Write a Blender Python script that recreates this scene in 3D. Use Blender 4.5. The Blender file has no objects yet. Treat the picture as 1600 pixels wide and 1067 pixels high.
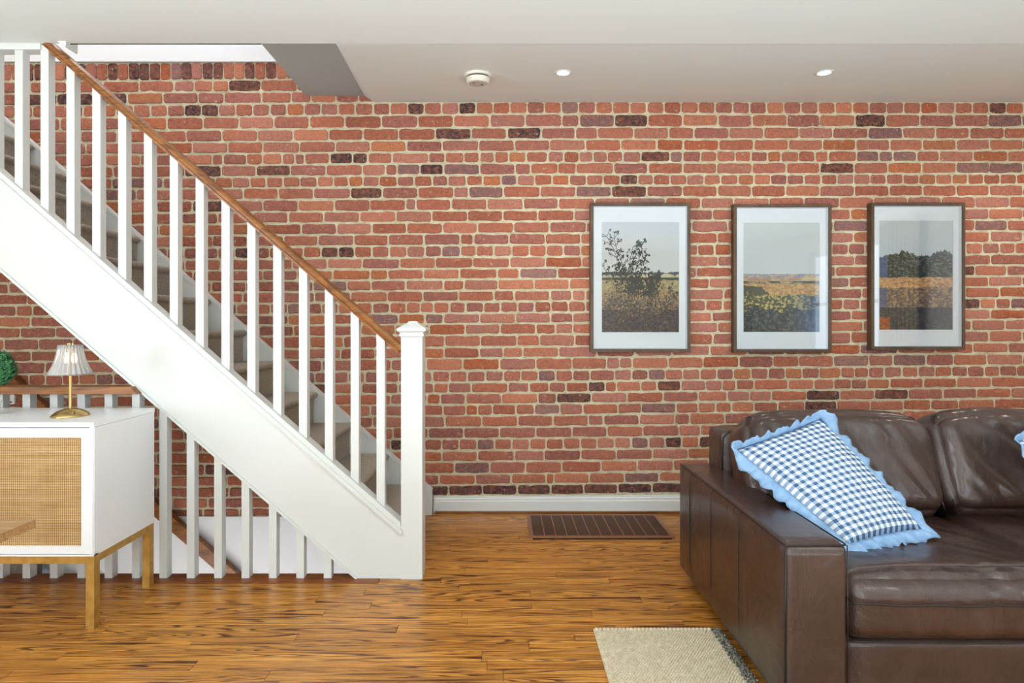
import bpy, bmesh, math, random
from mathutils import Vector, Matrix, noise
random.seed(7)
PI = math.pi
C = bpy.context.scene.collection
S = bpy.context.scene

# ------------------------------------------------------------------ camera, exposure, light
F = 870.0; HC = 1.16; VX, VY = 785.0, 508.0
cd = bpy.data.cameras.new('camera'); cam = bpy.data.objects.new('camera', cd); C.objects.link(cam)
cam.location = (0, 0, HC); cam.rotation_euler = (PI/2, 0, 0)
cd.sensor_width = 36; cd.lens = F/1600*36
cd.shift_x = (800-VX)/1600; cd.shift_y = -(533.5-VY)/1600
cd.clip_start = 0.05; cd.clip_end = 60
S.camera = cam
S.view_settings.view_transform = 'Standard'; S.view_settings.look = 'None'
S.view_settings.gamma = 1; S.view_settings.use_curve_mapping = False
S.view_settings.exposure = 0.32
w = bpy.data.worlds.new('world'); S.world = w; w.use_nodes = True
w.node_tree.nodes['Background'].inputs[0].default_value = (0.75, 0.85, 1, 1)
w.node_tree.nodes['Background'].inputs[1].default_value = 1.0
S.cycles.max_bounces = 8; S.cycles.diffuse_bounces = 5; S.cycles.transparent_max_bounces = 12

def area(name, loc, rot, sx, sy, power, col):
    l = bpy.data.lights.new(name, 'AREA'); l.shape = 'RECTANGLE'; l.size = sx; l.size_y = sy
    l.energy = power; l.color = col
    o = bpy.data.objects.new(name, l); C.objects.link(o); o.location = loc; o.rotation_euler = rot
    return o
RX0, RX1, RY0, YW = -3.7, 4.4, -3.0, 3.452
WINS = [(-3.2, -1.5), (-0.6, 1.25)]
for a, b in WINS:      # daylight through the two rear windows
    area('window_daylight', ((a+b)/2, RY0+0.06, 1.45), (PI/2, 0, PI), (b-a)-.1, 1.5, 165, (0.84, 0.93, 1.0))
area('left_window_daylight', (RX0+0.06, -0.6, 1.4), (PI/2, 0, -PI/2), 1.8, 1.5, 38, (0.93, 0.96, 1.0))
area('ceiling_fill', (0.4, -0.85, 0.3), (PI, 0, 0), 5.0, 1.5, 225, (0.77, 0.93, 1.0))  # unseen upward fill, added to brighten the ceiling; no lamp stands here
area('stairwell_fill', (-1.9, 2.62, -0.75), (PI/2, 0, 0), 1.9, .5, 9, (1.0, 0.98, 0.96))  # unseen fill, added to brighten the white wall inside the stairwell
area('upper_hall_lamp', (-2.6, 3.0, 4.6), (0, 0, 0), 1.5, .6, 26, (1.0, 0.97, 0.93))
for x, y, p in [(0.32, 2.93, 6), (1.69, 2.93, 7), (3.02, 2.93, 13), (-1.6, 0.3, 4), (0.3, 0.3, 14), (2.2, 0.3, 26), (-1.6, -1.6, 8), (0.3, -1.6, 14), (2.2, -1.6, 18)]:  # spots away from the brick wall are added fill without fittings
    l = bpy.data.lights.new('pot_and_fill_beam', 'SPOT'); l.energy = p; l.spot_size = 2.3; l.spot_blend = 0.9
    l.color = (1.0, 0.96, 0.91); l.shadow_soft_size = 0.03 if y > 2 else 0.16
    o = bpy.data.objects.new('pot_and_fill_beam', l); C.objects.link(o); o.location = (x, y, 2.425)

def P(px, py, Y):
    return Vector(((px-VX)*Y/F, Y, HC-(py-VY)*Y/F))

# ------------------------------------------------------------------ materials
def lin(c):
    return tuple(((v/255)/12.92 if v/255 <= .04045 else ((v/255+.055)/1.055)**2.4) for v in c)
def mat(name, rgb, rough=.5, metal=0, spec=.5, lin_=False):
    m = bpy.data.materials.new(name); m.use_nodes = True
    b = m.node_tree.nodes['Principled BSDF']
    c = rgb if lin_ else lin(rgb)
    b.inputs['Base Color'].default_value = (*c, 1); b.inputs['Roughness'].default_value = rough
    b.inputs['Metallic'].default_value = metal; b.inputs['Specular IOR Level'].default_value = spec
    return m
class NT:
    def __init__(s, m): s.t = m.node_tree; s.b = s.t.nodes['Principled BSDF']
    def n(s, typ, **kw):
        n = s.t.nodes.new(typ)
        for k, v in kw.items():
            if k.startswith('i_'):
                key = k[2:]; key = int(key) if key.isdigit() else key.replace('_', ' ')
                if isinstance(v, bpy.types.NodeSocket): s.t.links.new(v, n.inputs[key])
                else: n.inputs[key].default_value = v
            else: setattr(n, k, v)
        return n
    def l(s, a, b): s.t.links.new(a, b)
    def pos(s): return s.n('ShaderNodeNewGeometry').outputs['Position']
    def mapping(s, vec, scale=(1, 1, 1), loc=None):
        n = s.n('ShaderNodeMapping'); s.l(vec, n.inputs[0]); n.inputs['Scale'].default_value = scale
        if loc is not None:
            if isinstance(loc, bpy.types.NodeSocket): s.l(loc, n.inputs['Location'])
            else: n.inputs['Location'].default_value = loc
        return n.outputs[0]
    def noise(s, vec, scale, detail=3, rough=.55, dist=0):
        n = s.n('ShaderNodeTexNoise'); s.l(vec, n.inputs['Vector'])
        n.inputs['Scale'].default_value = scale; n.inputs['Detail'].default_value = detail
        n.inputs['Roughness'].default_value = rough; n.inputs['Distortion'].default_value = dist
        return n.outputs['Fac']
    def ramp(s, fac, stops, interp='LINEAR'):
        n = s.n('ShaderNodeValToRGB'); s.l(fac, n.inputs[0]); r = n.color_ramp; r.interpolation = interp
        while len(r.elements) < len(stops): r.elements.new(.5)
        for e, (p, c) in zip(r.elements, stops): e.position = p; e.color = (*c, 1) if len(c) == 3 else c
        return n.outputs[0]
    def math(s, op, a, b=0.0):
        n = s.n('ShaderNodeMath', operation=op)
        for i, v in enumerate((a, b)):
            if isinstance(v, bpy.types.NodeSocket): s.l(v, n.inputs[i])
            else: n.inputs[i].default_value = v
        return n.outputs[0]
    def mix(s, fac, a, b, mode='MIX'):
        n = s.n('ShaderNodeMix', data_type='RGBA', blend_type=mode)
        for i, v in ((0, fac), (6, a), (7, b)):
            if isinstance(v, bpy.types.NodeSocket): s.l(v, n.inputs[i])
            elif i == 0: n.inputs[0].default_value = v
            else: n.inputs[i].default_value = (*v, 1)
        return n.outputs[2]
    def base(s, c): s.l(c, s.b.inputs['Base Color'])
    def bump(s, h, strength=.3, dist=.01):
        n = s.n('ShaderNodeBump'); s.l(h, n.inputs['Height']); n.inputs['Strength'].default_value = strength
        n.inputs['Distance'].default_value = dist; s.l(n.outputs[0], s.b.inputs['Normal'])

white_paint = mat('white_paint', (211, 213, 211), .38)
t = NT(white_paint); t.bump(t.noise(t.pos(), 25, 3), .06, .004)
white_wall = mat('white_wall_paint', (232, 233, 236), .7)
t = NT(white_wall); t.bump(t.noise(t.pos(), 120, 3), .08, .003)
ceil_mat = mat('ceiling_paint', (222, 226, 224), .8)
t = NT(ceil_mat); t.bump(t.noise(t.pos(), 90, 3), .06, .003)
cream_wall = mat('cream_wall_paint', (222, 214, 198), .75)
t = NT(cream_wall); t.bump(t.noise(t.pos(), 120, 3), .08, .003)
white_lacquer = mat('white_lacquer', (232, 234, 238), .3)
t = NT(white_lacquer); t.bump(t.noise(t.pos(), 40, 2), .03, .003)
brass = mat('brass', (192, 166, 110), .28, 1.0)
t = NT(brass); t.bump(t.noise(t.pos(), 60, 2), .03, .002)
gold_leg = mat('gold_painted_metal', (190, 148, 72), .42, .55)
t = NT(gold_leg); t.base(t.ramp(t.noise(t.pos(), 30, 3), [(.3, lin((176, 134, 60))), (.7, lin((200, 160, 86)))]))

brick_mat = mat('old_red_brick', (160, 95, 80), .85, spec=.25)
t = NT(brick_mat)
at = t.n('ShaderNodeAttribute', attribute_name='tint').outputs['Color']
p = t.pos()
n1 = t.noise(p, 38, 5, .65, .6); n2 = t.noise(t.mapping(p, (1, 1, 2.2)), 11, 4, .6)
c = t.mix(t.math('MULTIPLY', t.math('SUBTRACT', n1, .40), 1.5), at, lin((206, 128, 92)))
dk = t.ramp(t.noise(p, 90, 4, .7), [(.3, (0.40, 0.36, 0.36)), (.5, (1, 1, 1))])
c = t.mix(.8, c, dk, 'MULTIPLY')
c = t.mix(t.ramp(n2, [(.55, (0, 0, 0)), (.75, (.55, .55, .55))]), c, t.mix(.5, at, lin((128, 92, 92))))
sp = t.ramp(t.noise(p, 42, 4, .75), [(.62, (0, 0, 0)), (.68, (.8, .8, .8))])
c = t.mix(sp, c, lin((196, 172, 148)))
t.base(c); t.bump(t.math('ADD', n1, t.noise(p, 160, 4)), .55, .005)

mortar_mat = mat('lime_mortar', (205, 190, 158), .95, spec=.1)
t = NT(mortar_mat); p = t.pos()
c = t.ramp(t.noise(p, 30, 5, .7), [(.25, lin((172, 164, 138))), (.45, lin((202, 194, 164))), (.7, lin((224, 216, 190)))])
c = t.mix(t.ramp(t.noise(p, 55, 4, .8), [(.25, (1, 1, 1)), (.33, (0, 0, 0))]), c, lin((92, 74, 62)))
c = t.mix(t.ramp(t.noise(p, 7, 3, .6), [(.5, (0, 0, 0)), (.8, (.35, .35, .35))]), c, lin((180, 140, 112)))
t.base(c); t.bump(t.noise(p, 140, 5, .7), .9, .006)

def wood(name, light, mid, dark, scale=(1.2, 16, 16), rough=.3, rings=9.0, vary=.25, contrast=1.0):
    m = mat(name, mid, rough)
    t = NT(m); p = t.pos()
    rnd = t.n('ShaderNodeObjectInfo').outputs['Random']
    off = t.n('ShaderNodeCombineXYZ'); t.l(t.math('MULTIPLY', rnd, 37), off.inputs[0]); t.l(t.math('MULTIPLY', rnd, 91), off.inputs[1])
    v = t.mapping(p, scale, off.outputs[0])
    f = t.noise(v, 1.0, 1.5, .4, .5)
    r = t.math('FRACT', t.math('MULTIPLY', f, rings))
    rr = t.ramp(r, [(0, (0, 0, 0)), (.45, (.06, .06, .06)), (.80, (1, 1, 1)), (.9, (.9, .9, .9)), (1, (0, 0, 0))])
    msk = t.ramp(t.noise(t.mapping(p, tuple(q*.5 for q in scale), off.outputs[0]), 1.3, 2), [(.32, (.2, .2, .2)), (.52, (1, 1, 1))])
    fac = t.math('MULTIPLY', t.math('MULTIPLY', rr, msk), contrast)
    tone = t.ramp(t.noise(v, .7, 3), [(.3, lin(mid)), (.7, lin(light))])
    tone = t.mix(t.math('MULTIPLY', rnd, vary), tone, lin(dark))
    pores = t.noise(t.mapping(p, (6, 260, 260), off.outputs[0]), 1, 3, .6)
    c = t.mix(fac, tone, lin(dark))
    c = t.mix(t.ramp(pores, [(.32, (.6, .6, .6)), (.5, (0, 0, 0))]), c, lin(dark))
    t.base(c); t.bump(pores, .08, .002)
    t.l(t.ramp(pores, [(.3, (rough+.12,)*3), (.6, (rough,)*3)]), t.b.inputs['Roughness'])
    return m
floor_mat = wood('oak_floor', (222, 158, 72), (196, 128, 52), (82, 40, 12), scale=(1.1, 27, 16), rough=.27, rings=14, vary=.2, contrast=1.12)
rail_mat = wood('oak_handrail', (164, 104, 48), (130, 78, 32), (66, 34, 14), scale=(2, 20, 20), rough=.3, rings=5, contrast=.6)
nosing_mat = wood('oak_nosing', (156, 92, 48), (134, 74, 34), (78, 40, 18), scale=(2, 20, 20), rough=.35, rings=4, contrast=.6)
table_mat = wood('table_wood', (196, 156, 104), (176, 134, 84), (110, 74, 44), scale=(3, 30, 30), rough=.4, rings=4, contrast=.5)
frame_mat = wood('walnut_frame', (104, 80, 58), (88, 66, 48), (48, 34, 24), scale=(18, 18, 3), rough=.45, rings=4, contrast=.5)

carpet = mat('stair_carpet', (156, 146, 134), 1.0, spec=.05)
t = NT(carpet); p = t.pos()
t.base(t.mix(t.ramp(t.noise(p, 170, 3, .7), [(.3, (0, 0, 0)), (.7, (1, 1, 1))]), lin((142, 133, 122)), lin((210, 201, 187))))
t.bump(t.noise(p, 260, 3, .8), 1.0, .006)

leather = mat('brown_leather', (60, 40, 33), .34, spec=.5)
t = NT(leather); p = t.pos()
t.base(t.ramp(t.noise(p, 6, 4), [(.3, lin((48, 30, 25))), (.7, lin((66, 42, 34)))]))
vr = t.n('ShaderNodeTexVoronoi', feature='DISTANCE_TO_EDGE'); t.l(p, vr.inputs['Vector']); vr.inputs['Scale'].default_value = 330
fine = t.ramp(vr.outputs[0], [(0, (0, 0, 0)), (.2, (1, 1, 1))])
cre = t.noise(t.mapping(p, (1.0, 1.0, .6)), 11, 4, .6, 1.2)
t.bump(t.math('ADD', t.math('MULTIPLY', fine, .04), t.math('MULTIPLY', cre, 1.0)), .5, .02)
t.b.inputs['Coat Weight'].default_value = .6; t.b.inputs['Coat Roughness'].default_value = .2
t.l(t.ramp(t.noise(p, 14, 4), [(.3, (.28,)*3), (.7, (.42,)*3)]), t.b.inputs['Roughness'])
seam_mat = mat('leather_seam', (26, 16, 13), .45)
t = NT(seam_mat); t.bump(t.noise(t.pos(), 300, 2), .3, .002)
foot_mat = mat('dark_plastic', (24, 20, 18), .5)
t = NT(foot_mat); t.bump(t.noise(t.pos(), 300, 2), .2, .002)

gingham = mat('gingham_cotton', (230, 232, 236), .95, spec=.1)
t = NT(gingham)
uv = t.n('ShaderNodeUVMap', uv_map='UVMap').outputs[0]
sx = t.n('ShaderNodeSeparateXYZ'); t.l(uv, sx.inputs[0])
fu = t.math('GREATER_THAN', t.math('FRACT', t.math('MULTIPLY', sx.outputs[0], 13)), .5)
fv = t.math('GREATER_THAN', t.math('FRACT', t.math('MULTIPLY', sx.outputs[1], 20)), .5)
su = t.math('MULTIPLY', t.math('ADD', fu, fv), .5)
t.base(t.ramp(su, [(0, lin((224, 227, 228))), (.5, lin((142, 164, 192))), (1, lin((72, 92, 120)))]))
t.bump(t.noise(t.pos(), 500, 2), .3, .001)
denim = mat('light_blue_cotton', (140, 172, 208), .95, spec=.1)
t = NT(denim); t.base(t.ramp(t.noise(t.pos(), 30, 4), [(.3, lin((118, 150, 188))), (.7, lin((146, 176, 208)))])); t.bump(t.noise(t.pos(), 400, 2), .3, .001)

rattan = mat('woven_cane', (206, 166, 108), .7)
t = NT(rattan); p = t.pos()
sp = t.n('ShaderNodeSeparateXYZ'); t.l(p, sp.inputs[0])
wx = t.math('SINE', t.math('MULTIPLY', sp.outputs[0], 2*PI/.0075)); wz = t.math('SINE', t.math('MULTIPLY', sp.outputs[2], 2*PI/.0062))
h = t.math('MAXIMUM', wx, wz)
tone = t.ramp(t.noise(t.mapping(p, (2, 2, 26)), 3, 4, .7), [(.3, lin((196, 152, 96))), (.7, lin((232, 200, 146)))])
tone2 = t.ramp(t.noise(t.mapping(p, (30, 2, 2)), 3, 4, .7), [(.3, (.82, .80, .76)), (.6, (1, 1, 1))])
t.base(t.mix(t.ramp(h, [(.35, (1, 1, 1)), (.62, (0, 0, 0))]), t.mix(1, tone, tone2, 'MULTIPLY'), lin((128, 88, 50))))
t.bump(h, .6, .002)

rug_mat = mat('cream_wool', (222, 208, 182), 1.0, spec=.05)
t = NT(rug_mat); p = t.pos()
t.base(t.ramp(t.noise(p, 60, 4, .7), [(.3, lin((202, 186, 156))), (.7, lin((236, 224, 198)))])); t.bump(t.noise(p, 300, 3, .8), .8, .004)
rug_edge = mat('grey_wool', (120, 118, 112), 1.0, spec=.05)
t = NT(rug_edge); p = t.pos()
t.base(t.ramp(t.noise(p, 130, 3, .7), [(.44, lin((74, 74, 72))), (.6, lin((176, 172, 160)))])); t.bump(t.noise(p, 300, 3, .8), .8, .004)

grille_mat = mat('brown_grille_metal', (92, 62, 48), .45, .3)
t = NT(grille_mat); t.bump(t.noise(t.pos(), 200, 2), .1, .002)
grille_frame = mat('brown_grille_frame', (146, 100, 72), .4, .2)
t = NT(grille_frame); t.bump(t.noise(t.pos(), 200, 2), .1, .002)
dark = mat('dark_duct', (22, 18, 16), .8)
t = NT(dark); t.bump(t.noise(t.pos(), 50, 2), .1, .002)
plastic = mat('ivory_plastic', (226, 222, 210), .45)
t = NT(plastic); t.bump(t.noise(t.pos(), 200, 2), .05, .001)
plastic_grey = mat('ivory_plastic_face', (198, 192, 180), .55)
t = NT(plastic_grey); t.bump(t.noise(t.pos(), 200, 2), .2, .001)
leaf_mat = mat('green_leaf', (38, 104, 62), .5)
t = NT(leaf_mat); t.base(t.ramp(t.noise(t.pos(), 40, 3), [(.3, lin((22, 78, 48))), (.7, lin((72, 140, 84)))]))
mat_board = mat('mat_board', (236, 236, 240), .9, spec=.1)
t = NT(mat_board); t.bump(t.noise(t.pos(), 400, 2), .05, .001)
curtain_mat = mat('beige_curtain', (226, 206, 160), .9)
t = NT(curtain_mat); t.bump(t.noise(t.pos(), 200, 2), .1, .001)
print_mat = mat('printed_landscape', (128, 128, 128), .8, spec=.15)
t = NT(print_mat); t.base(t.n('ShaderNodeAttribute', attribute_name='ink').outputs['Color'])

def emit(name, col, strength):
    m = bpy.data.materials.new(name); m.use_nodes = True; nt = m.node_tree; nt.nodes.clear()
    e = nt.nodes.new('ShaderNodeEmission'); e.inputs[0].default_value = (*col, 1); e.inputs[1].default_value = strength
    o = nt.nodes.new('ShaderNodeOutputMaterial'); nt.links.new(e.outputs[0], o.inputs[0]); return m
pot_glow = emit('pot_light_lens', (1, .97, .9), 9)
pane_glow = emit('daylight_pane', (.8, .9, 1.0), 3.2)
bulb_mat = emit('warm_bulb', (1, .86, .6), 1.6)
def thin_glass(name, tint, frost=0.0, ior=1.5):
    m = bpy.data.materials.new(name); m.use_nodes = True; nt = m.node_tree; nt.nodes.clear()
    tr = nt.nodes.new('ShaderNodeBsdfTransparent'); tr.inputs[0].default_value = (*tint, 1)
    gl = nt.nodes.new('ShaderNodeBsdfGlossy'); gl.inputs['Roughness'].default_value = .02
    fr = nt.nodes.new('ShaderNodeFresnel'); fr.inputs[0].default_value = ior
    mx = nt.nodes.new('ShaderNodeMixShader'); o = nt.nodes.new('ShaderNodeOutputMaterial')
    nt.links.new(fr.outputs[0], mx.inputs[0]); nt.links.new(tr.outputs[0], mx.inputs[1]); nt.links.new(gl.outputs[0], mx.inputs[2])
    last = mx.outputs[0]
    if frost:
        df = nt.nodes.new('ShaderNodeBsdfDiffuse'); df.inputs[0].default_value = (.95, .95, .96, 1)
        m2 = nt.nodes.new('ShaderNodeMixShader'); m2.inputs[0].default_value = frost
        nt.links.new(last, m2.inputs[1]); nt.links.new(df.outputs[0], m2.inputs[2]); last = m2.outputs[0]
    nt.links.new(last, o.inputs[0]); return m
picture_glass = thin_glass('picture_glass', (.97, .98, .98))
lamp_glass = thin_glass('fluted_glass', (.93, .9, .88), .22, 1.6)

# ------------------------------------------------------------------ mesh helpers
def link(name, me, parent=None, loc=None):
    o = bpy.data.objects.new(name, me); C.objects.link(o)
    if parent is not None: o.parent = parent
    if loc is not None: o.location = loc
    return o
def obj(name, bm, m, parent=None, smooth=False, loc=None, bevel=0, seg=2):
    if bevel:
        bmesh.ops.bevel(bm, geom=[e for e in bm.edges if len(e.link_faces) == 2 and e.calc_face_angle(0) > .5], offset=bevel, segments=seg, profile=.7, affect='EDGES', clamp_overlap=True)
    bmesh.ops.recalc_face_normals(bm, faces=bm.faces)
    me = bpy.data.meshes.new(name); bm.to_mesh(me); bm.free()
    me.materials.append(m)
    if smooth: me.polygons.foreach_set('use_smooth', [True]*len(me.polygons))
    o = link(name, me, parent)
    if loc is not None: o.location = loc
    return o
def empty(name, loc, label=None, cat=None, group=None, kind=None):
    o = bpy.data.objects.new(name, None); C.objects.link(o); o.location = loc; o.empty_display_size = .1
    tag(o, label, cat, group, kind); return o
def tag(o, label=None, cat=None, group=None, kind=None):
    if label: o['label'] = label
    if cat: o['category'] = cat
    if group: o['group'] = group
    if kind: o['kind'] = kind
    return o
def adopt(parent, *objs):      # keep world placement of parts built in world space
    for o in objs:
        o.parent = parent; o.location = Vector(o.location) - Vector(parent.location)
def box(bm, x0, x1, y0, y1, z0, z1):
    v = [bm.verts.new((x, y, z)) for x in (x0, x1) for y in (y0, y1) for z in (z0, z1)]
    for f in ((0, 1, 3, 2), (4, 6, 7, 5), (0, 4, 5, 1), (2, 3, 7, 6), (0, 2, 6, 4), (1, 5, 7, 3)): bm.faces.new([v[i] for i in f])
def prism(bm, pts, y0, y1):    # pts (x,z) polygon extruded along Y
    a = [bm.verts.new((x, y0, z)) for x, z in pts]; b = [bm.verts.new((x, y1, z)) for x, z in pts]
    bm.faces.new(a); bm.faces.new(b[::-1]); n = len(pts)
    for i in range(n): bm.faces.new([a[i], a[(i+1) % n], b[(i+1) % n], b[i]])
def extrude_profile(bm, prof, p0, p1, side, up, closed=True):   # prof (s,u) swept from p0 to p1
    rings = []
    for p_ in (p0, p1): rings.append([bm.verts.new(p_ + side*s + up*u) for s, u in prof])
    n = len(prof)
    for i in range(n if closed else n-1): bm.faces.new([rings[0][i], rings[0][(i+1) % n], rings[1][(i+1) % n], rings[1][i]])
    if closed: bm.faces.new(rings[0][::-1]); bm.faces.new(rings[1])
def lathe(bm, prof, cx, cy, cz, n=32, cap=True):
    rings = [[bm.verts.new((cx+r*math.cos(2*PI*i/n), cy+r*math.sin(2*PI*i/n), cz+z)) for i in range(n)] for r, z in prof]
    for a, b in zip(rings, rings[1:]):
        for i in range(n): bm.faces.new([a[i], a[(i+1) % n], b[(i+1) % n], b[i]])
    if cap: bm.faces.new(rings[0]); bm.faces.new(rings[-1])
def tube(bm, pts, r, n=8, closed=False):
    pts = [Vector(p_) for p_ in pts]; rings = []; N = len(pts); prev = None
    for i, p_ in enumerate(pts):
        a = pts[(i-1) % N] if (closed or i > 0) else p_; b = pts[(i+1) % N] if (closed or i < N-1) else p_
        d = (b-a).normalized()
        u = (prev - d*prev.dot(d)) if prev is not None else (Vector((0, 0, 1)) if abs(d.z) < .9 else Vector((1, 0, 0)))
        u = (u - d*u.dot(d)).normalized(); prev = u; v = d.cross(u)
        rings.append([bm.verts.new(p_ + (u*math.cos(2*PI*k/n)+v*math.sin(2*PI*k/n))*r) for k in range(n)])
    m_ = N if closed else N-1
    for i in range(m_):
        a = rings[i]; b = rings[(i+1) % N]
        for k in range(n): bm.faces.new([a[k], a[(k+1) % n], b[(k+1) % n], b[k]])
    if not closed: bm.faces.new(rings[0][::-1]); bm.faces.new(rings[-1])
def bobj(name, x0, x1, y0, y1, z0, z1, m, parent=None, bevel=.003, seg=2):
    bm = bmesh.new(); box(bm, x0, x1, y0, y1, z0, z1)
    return obj(name, bm, m, parent, bevel=bevel, seg=seg)

# ------------------------------------------------------------------ setting: brick wall
SW = F/YW
def line_y(y, x): return y + (.008*(850-x) if x < 850 else -(x-850)*2.7e-5*(y-200))
bm = bmesh.new()
def sheet(bm, x0, x1, z0, z1, y, nx, nz, amp):
    vs = [[bm.verts.new((x0+(x1-x0)*i/nx, y + amp*noise.noise(Vector((x0+(x1-x0)*i/nx, 3, z0+(z1-z0)*j/nz))*14), z0+(z1-z0)*j/nz)) for i in range(nx+1)] for j in range(nz+1)]
    for j in range(nz):
        for i in range(nx): bm.faces.new([vs[j][i], vs[j][i+1], vs[j+1][i+1], vs[j+1][i]])
ZB = HC-(806-VY)/SW; ZT = HC-(98-VY)/SW
sheet(bm, RX0, RX1, ZB, ZT, YW, 330, 110, .004)
wall = obj('wall_back', bm, mortar_mat, smooth=True); tag(wall, kind='structure')
w2 = bobj('wall_behind_brick', RX0, RX1, YW+.02, YW+.2, -2.6, 5.0, white_wall, bevel=0); w2.name = 'wall_back_core'; tag(w2, kind='structure')
up = bobj('wall_upper', RX0, -.55, YW-.012, YW+.02, ZT+.002, 5.0, white_wall, bevel=0); tag(up, kind='structure')
lo = bobj('wall_lower', RX0, -.60, YW-.012, YW+.02, -2.6, ZB-.0, white_wall, bevel=0); tag(lo, kind='structure')

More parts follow.
